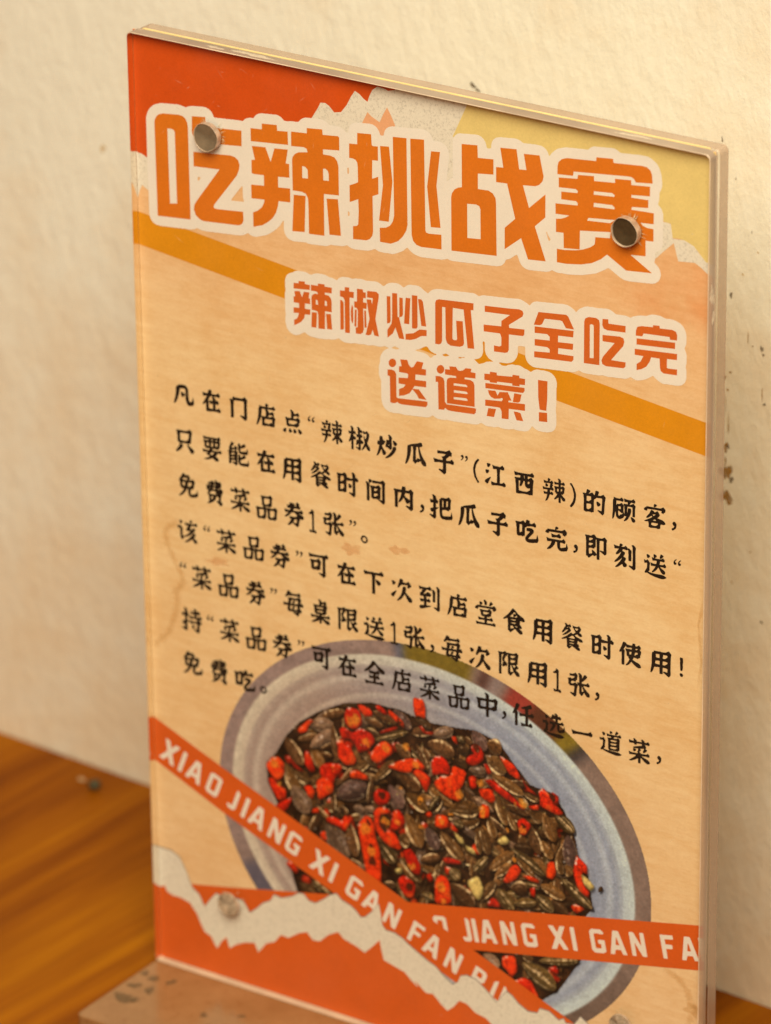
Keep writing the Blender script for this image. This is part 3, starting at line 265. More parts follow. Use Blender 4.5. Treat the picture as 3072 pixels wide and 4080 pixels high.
'_text': '凡1031,13306 在1730,13330 门2406,13342 店3086,13323 点3744,13325 “4215,13490 辣4712,13327 椒5382,13322 炒6052,13317 瓜6744,13311 子7415,13299 ”7902,13485 （8187,13290 江8635,13297 西9314,13281 辣10010,13288 ）10450,13276 的10939,13256 顾11623,13264 客12324,13276 ，12768,13171 只1022,12288 要1709,12284 能2378,12297 在3070,12296 用3721,12287 餐4423,12310 时5079,12284 间5762,12285 内6441,12286 ，6889,12155 把7342,12279 瓜8010,12273 子8688,12257 吃9377,12266 完10075,12257 ，10517,12150 即10986,12302 刻11652,12269 送12347,12245 “12851,12425 免1082,11292 费1749,11306 菜2397,11296 品3054,11278 券3745,11292 14201,11240 张4716,11290 ”5189,11435 。5472,11143 该1026,10260 “1526,10441 菜2017,10273 品2703,10284 券3370,10274 ”3848,10431 可4331,10305 在5023,10273 下5690,10255 次6368,10238 到7046,10237 店7717,10230 堂8397,10236 食9073,10233 用9754,10202 餐10444,10226 时11143,10211 使11792,10184 用12500,10195 ！12971,10209 “888,9462 菜1363,9288 品2039,9277 券2733,9286 ”3184,9435 每3679,9277 桌4354,9258 限5033,9260 送5686,9238 16174,9231 张6665,9251 ，7102,9121 每7582,9243 次8252,9218 限8945,9265 用9629,9224 110092,9183 张10599,9206 ，11035,9070 持1075,8251 “1557,8417 菜2045,8259 品2715,8246 券3386,8246 ”3852,8421 可4363,8231 在5015,8199 全5680,8212 店6345,8215 菜7037,8229 品7741,8214 中8422,8207 ，8835,8084 任9289,8203 选10016,8176 一10682,8178 道11353,8153 菜12024,8133 ，12479,8052 免1074,7240 费1749,7241 吃2406,7200 。2876,7104',
'_bout': [70.0635, 47.3366, 53.195, 43.3055, 3.1077],
'_brim': [69.938, 47.4212, 50.0225, 40.1301, 3.0536],
'_food': '2913 5446 3153 5709 3441 6216 3776 6601 4325 7008 4903 7322 5618 7528 6324 7531 6955 7438 7653 7493 8139 7557 8691 7446 9034 7088 9446 6685 9993 6640 10266 6330 10540 5761 10610 5393 10850 5007 10956 4323 10786 4078 10688 3067 10140 2177 9654 1766 8394 2124 6262 2168 4314 2616 3654 2563 3516 2997 3254 4404 2938 4986',
'_seeds': '4773 7211 5226 7371 120 d|4175 6745 4590 7102 130 g|3707 6164 4260 6415 177 l|4337 6870 4930 7149 195 l|4012 6578 4630 6782 305 g|3409 6168 3833 5613 334 l|4072 6136 4336 5665 305 n|4037 6085 4672 6627 280 g|4253 6080 4622 6345 75 l|4298 6030 4593 6025 115 l|3384 5555 3703 4907 359 r|3599 5424 4009 5284 297 r|4607 6776 4728 5937 194 l|5380 7123 5872 7047 186 l|5607 7327 6209 7198 235 d|5466 6899 5779 6796 144 l|5688 6711 6474 7083 155 s|6123 7503 6564 7168 271 p|4765 5447 5158 5928 134 l|4668 5128 5469 5596 421 p|5629 5743 6131 6334 207 r|5463 5157 5608 5821 133 l|6151 6153 6564 5893 322 d|6012 5764 6319 5204 350 p|6158 6733 6535 6504 271 l|4604 5319 4593 4713 142 l|3569 5080 3971 4542 439 g|3371 4479 3423 4746 138 r|4779 4928 4958 4789 153 l|6655 7467 7063 7330 261 d|7072 7148 7603 7432 247 g|6960 6955 7622 6886 411 l|7688 6985 7974 7102 254 d|8064 7533 8390 7173 341 p|8413 7341 8772 7275 389 d|6693 6884 6976 6323 148 l|6848 6864 7023 6603 124 l|6195 6154 6771 5835 394 d|6413 5675 6968 5413 319 r|6190 5801 6344 5574 226 g|6973 5972 7238 5817 221 n|7480 5595 8231 5801 371 r|6990 5440 7260 5823 134 s|8412 7016 8869 6813 405 n|7972 6632 8388 6683 257 g|8498 6672 9303 6421 258 r|9281 6456 9671 6379 161 r|8867 6057 9563 6044 223 l|8606 6375 8801 5756 263 r|7621 6763 7928 6661 237 d|7669 7306 7866 7236 189 s|7866 7338 8041 7222 145 d|8737 6226 9063 6009 218 n|9451 6089 9776 5954 309 n|9776 6137 10037 5556 311 n|10014 6223 10510 5892 312 s|8603 6347 8885 5605 265 r|8842 6065 9430 6001 182 l|8907 5919 9125 5548 170 r|9473 5747 9669 5166 286 l|9734 5513 9972 5149 243 r|10360 5809 10448 5098 344 p|10276 5050 10470 4941 265 n|8270 5435 8444 4823 264 n|8447 5690 8599 5238 217 r|9037 5175 9516 5247 257 d|9386 5005 9886 4755 362 n|8949 5130 9799 4730 265 s|9102 4946 9560 4621 171 r|8464 4477 9058 5057 275 r|8596 4369 9014 4777 184 r|8991 4211 9386 4324 331 d|9035 3871 9604 4055 226 s|8661 4118 9056 3732 298 s|9560 4229 10018 3967 341 s|9952 4217 10365 4005 242 d|9691 4493 10299 4357 281 r|10190 4779 10947 4296 290 s|8240 3706 8596 4265 211 r|8159 5281 8245 4767 166 r|10124 5212 10211 4867 212 n|11085 4716 11180 4866 94 d|6015 5681 6347 5315 352 p|4409 4405 4969 3802 515 g|4961 4662 5152 3853 298 l|5795 4327 6129 3981 357 s|6227 4615 6518 4550 336 n|6413 5208 6786 4521 400 r|6925 5038 7189 4591 325 p|7259 5027 7833 4502 325 r|6761 4221 7254 4443 218 l|6266 4166 6801 3730 228 r|5828 3411 6145 3460 177 d|6798 3477 7112 3399 194 s|7495 3885 8093 3555 422 d|7475 4214 7741 4060 323 s|5102 4994 5374 4985 208 g|4829 4940 4710 4635 149 d|6996 5493 7221 5823 115 s|7572 5320 7838 5311 227 s|8011 4656 8030 4162 93 r|3687 2824 4145 2635 306 d|4038 3030 4493 2777 309 s|8311 2503 8665 2229 378 g|9658 2731 10617 3014 250 s|9263 2741 9526 2714 210 r|9263 2573 10075 2206 467 s',
'_chil': '5227 7412 5496 7390 5607 7327 5617 7206 5425 7156 5292 7265|4906 7061 4977 7254 5180 7297 5314 7229 5366 6976 5217 6792 5037 6786 4925 6880|5677 7488 5811 7524 6010 7371 5965 7318 5720 7377|6011 7484 6122 7441 6388 7286 6408 7127 6209 7239 6010 7350|3712 6415 4039 6750 4152 6718 4012 6578 3987 6446 3779 6308|4691 6404 4851 6509 5100 6492 5074 6320 5206 6107 5159 5990 4909 5902 4730 6062 4734 6271|4764 6714 4901 6791 5103 6700 5309 6878 5600 6811 5687 6648 5504 6414 5254 6264 5167 6469 4988 6545 4850 6447|5781 6920 6208 7156 6252 7086 5802 6854|5732 6619 5913 6750 6090 6653 6111 6493 5725 6142 5568 6204 5548 6343|2884 5379 3051 5602 3236 5652 3372 5531 3365 5256 3176 5058 2995 5198|2922 5074 3063 5133 3175 5016 3404 4931 3400 4719 3212 4604 3055 4815|3886 5961 3978 6007 4110 5771 4152 5552 4036 5500 3880 5667|4269 5709 4431 5836 4773 5907 4862 5827 4746 5650 4653 5542 4604 5340 4421 5291 4265 5520|4194 5376 4379 5509 4628 5389 4601 5193 4231 4904 4168 5201|5043 5814 5180 5882 5473 5826 5494 5707 5290 5693 5018 5640|3846 5156 4053 5212 4154 5093 4070 4881 3956 4934|3514 5716 3694 5576 3808 5523 3875 5457 3601 5488|3117 4494 3306 4651 3563 4826 3537 4693 3346 4370 3185 4428|4041 4561 4066 4669 4228 4756 4248 4618|6604 7903 6859 7928 6913 7820 6932 7479 6788 7512 6655 7488|6742 7286 6831 7330 6918 7210 7140 7268 7095 7175 6895 7142|8019 7175 8129 7266 8260 7219 8346 7080 8324 6911 8126 6756 7950 6729 7885 6834 7974 6960 8128 7041 8040 7059|7045 6568 7157 6721 7312 6762 7444 6695 7531 6534 7508 6364 7397 6375 7198 6301 7086 6250|7107 6112 7309 6330 7508 6343 7576 6628 7928 6579 7838 6248 7704 6047 7792 5948 7725 5827 7438 5851 7173 5985|5948 6149 6197 6340 6533 6513 6756 6531 6910 6388 6887 6299 6598 6304 6574 6174 6328 6128|6575 6236 6754 6325 7019 6211 7041 6114 6927 5794 6795 6006|8344 6508 8519 6555 8846 6419 9368 6113 9281 6069 8802 6224 8453 6415|7949 6483 8147 6536 8167 6255 8013 6193|8189 6261 8518 6351 8627 6135 8539 6008 8276 6080|8298 5963 8473 5929 8472 5666 8186 5587|8696 7153 8891 7103 9086 7034 9216 6805 9216 6703 8934 6790 8804 6999|8324 6870 8433 6879 8542 6704 8432 6634|9216 6866 9368 6643 9584 6539 9649 6475 9368 6521|7536 7271 7669 7306 7711 7114 7623 7131|7145 5300 7168 5406 7412 5411 7434 5313|9646 6590 9754 6711 9905 6600 10121 6375 10261 6250 10122 6171 9668 6271 9689 6419|9884 6574 9991 6674 10142 6604 10132 6398 10013 6426|9125 5774 9277 5908 9495 5794 9342 5506 9212 5491|8992 4729 9124 4807 9255 4700 9123 4456 8926 4296 8772 4294|9864 5057 10037 5126 10081 4831 9995 4683 9843 4681|10555 5415 10641 5357 10813 5242 10836 5044 10685 5063 10751 4795 10881 4668 10860 4497 10601 4629 10470 5002|8373 3619 8506 3865 8639 3862 8770 3691|9429 4336 9582 4421 9582 4152 9473 4162|10408 4203 10537 4302 10775 4247 10560 4061|9255 4576 9451 4632 9669 4590 9669 4508 9386 4510|9386 6193 9668 6311 9668 6169 9473 6136|5607 5445 5722 5601 5991 5591 6046 5502 5988 5320 5761 5185 5627 5263|6076 5157 6234 5263 6367 5133 6410 4979 6160 4722 6003 4762 6051 4963|5601 5006 5693 5146 5874 5216 6053 5151 6074 5032 5962 5063 5781 5014 5744 4732 5822 4670 6138 4695 6314 4389 6268 4313 5998 4321 5751 4483 5642 4745|5210 4626 5395 4886 5531 4882 5619 4739 5660 4416 5770 4153 5784 3526 5759 3350 5420 3465 5314 4025 5230 4422|4412 4574 4596 4645 4823 4582 5053 4771 5098 4742 4887 4348 4729 4430 4410 4468|6313 4326 6517 4445 6672 4280 6782 4081 6757 3864 6578 3855 6401 4120|6192 3620 6329 3785 6643 3643 6594 3293 6391 3256 6235 3443|7115 3798 7206 4012 7385 4042 7495 3885 7536 3416 7111 3315|7128 5301 7307 5433 7462 5414 7483 5192 7304 5091 7126 5114|6884 5338 7018 5437 7084 5351 6972 5237|7276 4387 7411 4487 7788 4489 7765 4400 7432 4326|6892 3924 7028 4025 7093 3855 6980 3760|3347 3197 3465 3295 3693 3146 3621 2998|8755 2592 9087 2689 9152 2352 8997 2117 8887 2273 8777 2346|8997 2053 9262 2237 9461 2233 9615 1985 9681 1857 9527 1759 9174 1959|9899 2635 10074 2760 10161 2650 10118 2533 9943 2565|8022 2482 8133 2472 8111 2360 8022 2376',
'_garl': '9191 6262 9300 6313 9430 6165 9343 6120|8643 5209 8840 5387 8971 5280 8884 5173 8708 5124|10664 5016 10836 4962 11009 4807 10902 4674 10730 4789|7571 5134 7836 5021 7857 4861 7702 4901|7857 4903 8100 4846 8157 4697 7923 4755|7896 4062 8186 4290 8317 4036 8294 3863 8205 3670 8050 3793|6104 3827 6309 3947 6307 3800 6193 3726',
'_dy': '5221,7040,95 5107,6969,148 5461,6568,95 5933,6590,106 3139,5448,106 3222,5028,74 4611,5760,53 6688,6390,106 7726,5992,127 8297,5798,106 6279,5742,53 6791,5592,64 8234,6396,85 6447,6736,106 9281,6212,106 9255,5605,85 8294,5730,85 8884,5543,59 9082,6151,42 9080,4878,64 5892,4856,127 5391,4561,148 5542,4089,127 6534,4011,95 6208,4944,64 6797,5604,64 7271,3738,148 7306,5267,85 7313,3436,64 6813,5007,64 7529,5494,64',
'_dd': '5828,5465,95 6298,7242,53 8172,7175,95 6275,7245,64 9992,6542,85 9277,5714,64 5539,3878,127 5984,5049,64 5845,4718,95 6484,3514,106 5461,4758,74 5544,4215,64',
'ribbon_a_text': '121 4827 115 4837 122 4847 336 5025 306 5276 308 5308 327 5308 402 5278 417 5267 436 5127 443 5114 458 5118 568 5206 586 5204 674 5166 676 5159 665 5145 460 4975 491 4705 485 4684 382 4725 361 4858 351 4882 327 4872 219 4790|589 4640 590 4666 770 5115 788 5123 859 5094 867 5083 865 5071 682 4616 664 4608|785 4561 781 4570 788 4586 1090 4991 1110 4994 1215 4949 1220 4935 1213 4874 1152 4421 1136 4419 1061 4450 1053 4467 1065 4544 1061 4558 959 4602 933 4603 872 4528|1005 4694 1066 4667 1082 4669 1105 4792 1105 4843 1085 4825 1023 4737 1004 4707|1340 4338 1310 4396 1308 4422 1462 4799 1529 4825 1739 4738 1763 4688 1763 4666 1609 4288 1535 4260|1427 4411 1517 4373 1542 4384 1647 4644 1648 4662 1635 4682 1559 4712 1543 4710 1527 4698 1423 4444 1420 4427|1888 4118 1861 4181 1868 4216 1886 4223 1973 4189 1993 4191 2146 4563 2158 4571 2191 4559 2217 4509 2219 4483 2069 4110 2052 4098 1996 4076|2203 3993 2203 4018 2384 4467 2402 4475 2473 4447 2481 4436 2479 4423 2296 3969 2278 3961|2385 3919 2381 3928 2388 3944 2690 4349 2710 4352 2815 4307 2820 4293 2813 4232 2752 3779 2737 3777 2661 3808 2654 3825 2665 3902 2662 3916 2559 3960 2533 3961 2473 3886|2605 4052 2666 4025 2682 4027 2705 4150 2706 4201 2685 4183 2623 4095 2604 4065|2880 3721 2881 3747 3066 4201 3080 4203 3145 4178 3169 4159 3184 3889 3191 3855 3198 3856 3208 3873 3303 4105 3323 4106 3388 4077 3387 4053 3201 3598 3188 3596 3123 3621 3101 3639 3078 3949 3072 3948 3062 3932 2964 3694 2944 3693|3374 3522 3340 3587 3338 3613 3487 3975 3548 4004 3568 4007 3768 3925 3800 3849 3791 3821 3779 3813 3703 3841 3669 3867 3593 3897 3575 3898 3559 3889 3452 3630 3452 3612 3465 3592 3546 3559 3564 3558 3584 3571 3608 3631 3605 3645 3569 3663 3560 3674 3586 3740 3606 3741 3730 3689 3731 3669 3642 3454 3563 3445|3949 3291 3943 3301 3949 3312 4164 3490 4134 3740 4135 3772 4154 3773 4230 3742 4245 3731 4264 3592 4271 3578 4286 3583 4396 3670 4414 3669 4502 3631 4504 3623 4493 3609 4288 3440 4319 3170 4312 3148 4209 3189 4188 3323 4178 3347 4154 3336 4047 3254|4438 3096 4438 3122 4619 3571 4637 3579 4708 3550 4716 3539 4714 3527 4531 3072 4513 3064|4903 2908 4869 2974 4867 3000 5016 3362 5077 3390 5097 3393 5297 3311 5329 3236 5321 3208 5309 3199 5232 3228 5198 3253 5122 3284 5104 3284 5088 3276 4981 3017 4981 2998 4994 2979 5075 2945 5093 2945 5113 2958 5137 3017 5134 3032 5098 3050 5089 3061 5115 3127 5135 3128 5259 3076 5260 3056 5171 2840 5092 2832|5270 2762 5266 2771 5273 2787 5575 3192 5595 3195 5700 3150 5705 3135 5698 3075 5637 2622 5622 2619 5546 2651 5539 2668 5550 2745 5547 2759 5444 2803 5418 2804 5358 2729|5490 2895 5551 2867 5567 2870 5590 2993 5591 3043 5570 3026 5508 2938 5489 2908|5790 2554 5791 2579 5976 3034 5989 3036 6055 3011 6079 2992 6094 2721 6101 2688 6108 2689 6117 2706 6213 2938 6233 2939 6298 2910 6297 2885 6111 2431 6098 2429 6032 2454 6011 2472 5988 2782 5981 2781 5972 2764 5874 2527 5854 2526|6414 2304 6415 2329 6599 2783 6625 2782 6878 2678 6882 2670 6875 2647 6857 2604 6845 2596 6676 2661 6657 2659 6620 2566 6633 2553 6757 2500 6760 2486 6736 2426 6718 2419 6586 2468 6572 2454 6498 2277 6478 2275|6777 2157 6772 2167 6780 2183 7081 2588 7101 2590 7207 2545 7211 2531 7205 2471 7143 2018 7128 2015 7053 2046 7045 2063 7056 2141 7053 2155 6950 2199 6925 2200 6864 2125|6997 2290 7058 2263 7073 2266 7096 2389 7097 2439 7077 2422 7015 2333 6996 2303|7310 1944 7311 1969 7496 2424 7510 2426 7575 2401 7599 2382 7615 2111 7622 2078 7628 2079 7638 2096 7734 2328 7754 2329 7818 2300 7817 2275 7632 1821 7618 1819 7553 1844 7532 1862 7509 2172 7502 2171 7492 2154 7394 1917 7374 1916|7940 1691 7941 1717 8126 2170 8151 2170 8367 2080 8395 2018 8398 1998 8327 1826 8266 1797 8245 1794 8108 1845 8094 1831 8024 1664 8004 1663|8145 1937 8231 1899 8250 1900 8292 1997 8292 2016 8205 2054 8186 2053 8144 1956|8471 1477 8438 1542 8436 1568 8584 1930 8659 1962 8682 1956 8690 1944 8543 1563 8556 1549 8649 1512 8662 1514 8669 1525 8816 1887 8828 1896 8854 1884 8885 1818 8885 1797 8737 1435 8675 1406 8655 1403',
'ribbon_b_text': '6538 2387 6529 2393 6527 2410 6553 2914 6568 2928 6681 2949 6692 2940 6720 2886 6921 2475 6909 2464 6829 2448 6814 2458 6780 2529 6770 2539 6660 2518 6638 2505 6629 2409|6648 2620 6713 2632 6725 2642 6676 2757 6648 2800 6641 2774 6639 2666 6640 2630|7216 2529 7158 2561 7142 2581 7061 2981 7103 3039 7326 3084 7373 3055 7386 3037 7467 2637 7421 2572|7247 2639 7344 2657 7358 2680 7302 2954 7292 2970 7270 2979 7190 2962 7178 2952 7171 2933 7226 2664 7233 2648|7882 2669 7824 2706 7811 2739 7822 2756 7913 2776 7929 2788 7849 3182 7855 3196 7889 3204 7939 3177 7955 3157 8037 2763 8030 2743 7995 2694|8116 2719 8103 2741 8004 3215 8015 3231 8089 3247 8102 3242 8107 3230 8207 2751 8197 2734|8286 2754 8277 2759 8274 2777 8300 3281 8315 3295 8428 3316 8440 3306 8468 3253 8669 2842 8657 2831 8577 2815 8561 2825 8528 2895 8517 2905 8407 2885 8385 2872 8377 2775|8395 2987 8461 2998 8472 3009 8424 3124 8396 3166 8389 3141 8386 3033 8387 2997|8815 2866 8802 2887 8704 3368 8714 3378 8782 3393 8812 3390 8975 3174 9000 3150 9005 3154 9004 3174 8955 3420 8970 3432 9040 3444 9053 3423 9151 2942 9141 2932 9073 2917 9045 2921 8854 3166 8849 3161 8850 3142 8900 2890 8884 2878|9383 2984 9319 3020 9303 3040 9226 3423 9261 3481 9276 3495 9487 3538 9556 3493 9565 3465 9559 3451 9480 3432 9438 3435 9358 3418 9342 3408 9333 3392 9388 3118 9398 3102 9420 3093 9506 3110 9521 3120 9531 3142 9518 3205 9507 3215 9467 3209 9454 3214 9439 3283 9455 3295 9587 3321 9599 3305 9644 3076 9583 3025|9997 3112 9986 3118 9986 3130 10065 3397 9901 3589 9885 3616 9901 3627 9980 3644 9999 3643 10092 3537 10106 3530 10115 3542 10158 3676 10175 3685 10268 3702 10274 3697 10273 3679 10196 3424 10372 3217 10379 3195 10270 3172 10179 3272 10157 3286 10143 3264 10099 3137|10512 3222 10499 3243 10400 3717 10411 3734 10485 3749 10498 3745 10503 3733 10603 3253 10592 3237|11025 3328 10961 3364 10945 3385 10868 3768 10903 3826 10918 3840 11130 3882 11199 3837 11207 3809 11202 3796 11122 3777 11080 3779 11000 3762 10984 3753 10976 3737 11030 3462 11040 3446 11062 3437 11148 3455 11164 3464 11173 3486 11160 3549 11150 3559 11109 3554 11096 3559 11081 3628 11097 3640 11229 3665 11241 3650 11287 3421 11225 3369|11402 3408 11393 3413 11391 3431 11417 3935 11432 3948 11545 3969 11556 3960 11585 3906 11785 3495 11774 3485 11693 3469 11678 3479 11644 3549 11634 3559 11524 3539 11502 3525 11493 3429|11512 3641 11577 3652 11589 3663 11540 3778 11512 3820 11505 3794 11503 3686 11504 3651|11918 3517 11905 3538 11807 4019 11817 4029 11885 4044 11915 4041 12078 3825 12103 3801 12108 3805 12106 3825 12057 4071 12073 4083 12143 4095 12156 4074 12254 3593 12244 3583 12175 3568 12148 3571 11956 3817 11951 3812 11953 3793 12003 3541 11987 3529|12647 3670 12634 3691 12535 4171 12557 4185 12826 4239 12833 4234 12840 4212 12849 4166 12844 4152 12667 4112 12651 4100 12672 4003 12691 3999 12823 4024 12833 4013 12847 3951 12836 3934 12699 3902 12695 3883 12732 3694 12716 3682|13086 3761 13078 3767 13075 3784 13101 4288 13116 4302 13229 4323 13241 4313 13269 4260 13469 3849 13458 3838 13378 3822 13362 3832 13328 3903 13318 3912 13208 3892 13186 3879 13177 3783|13196 3994 13262 4005 13273 4016 13224 4131 13197 4174 13189 4148 13187 4040 13188 4004|13539 3857 13526 3879 13428 4359 13438 4369 13506 4384 13536 4382 13576 4329 13576 4155 13573 4152 13574 4133 13576 4124 13576 3863',
}
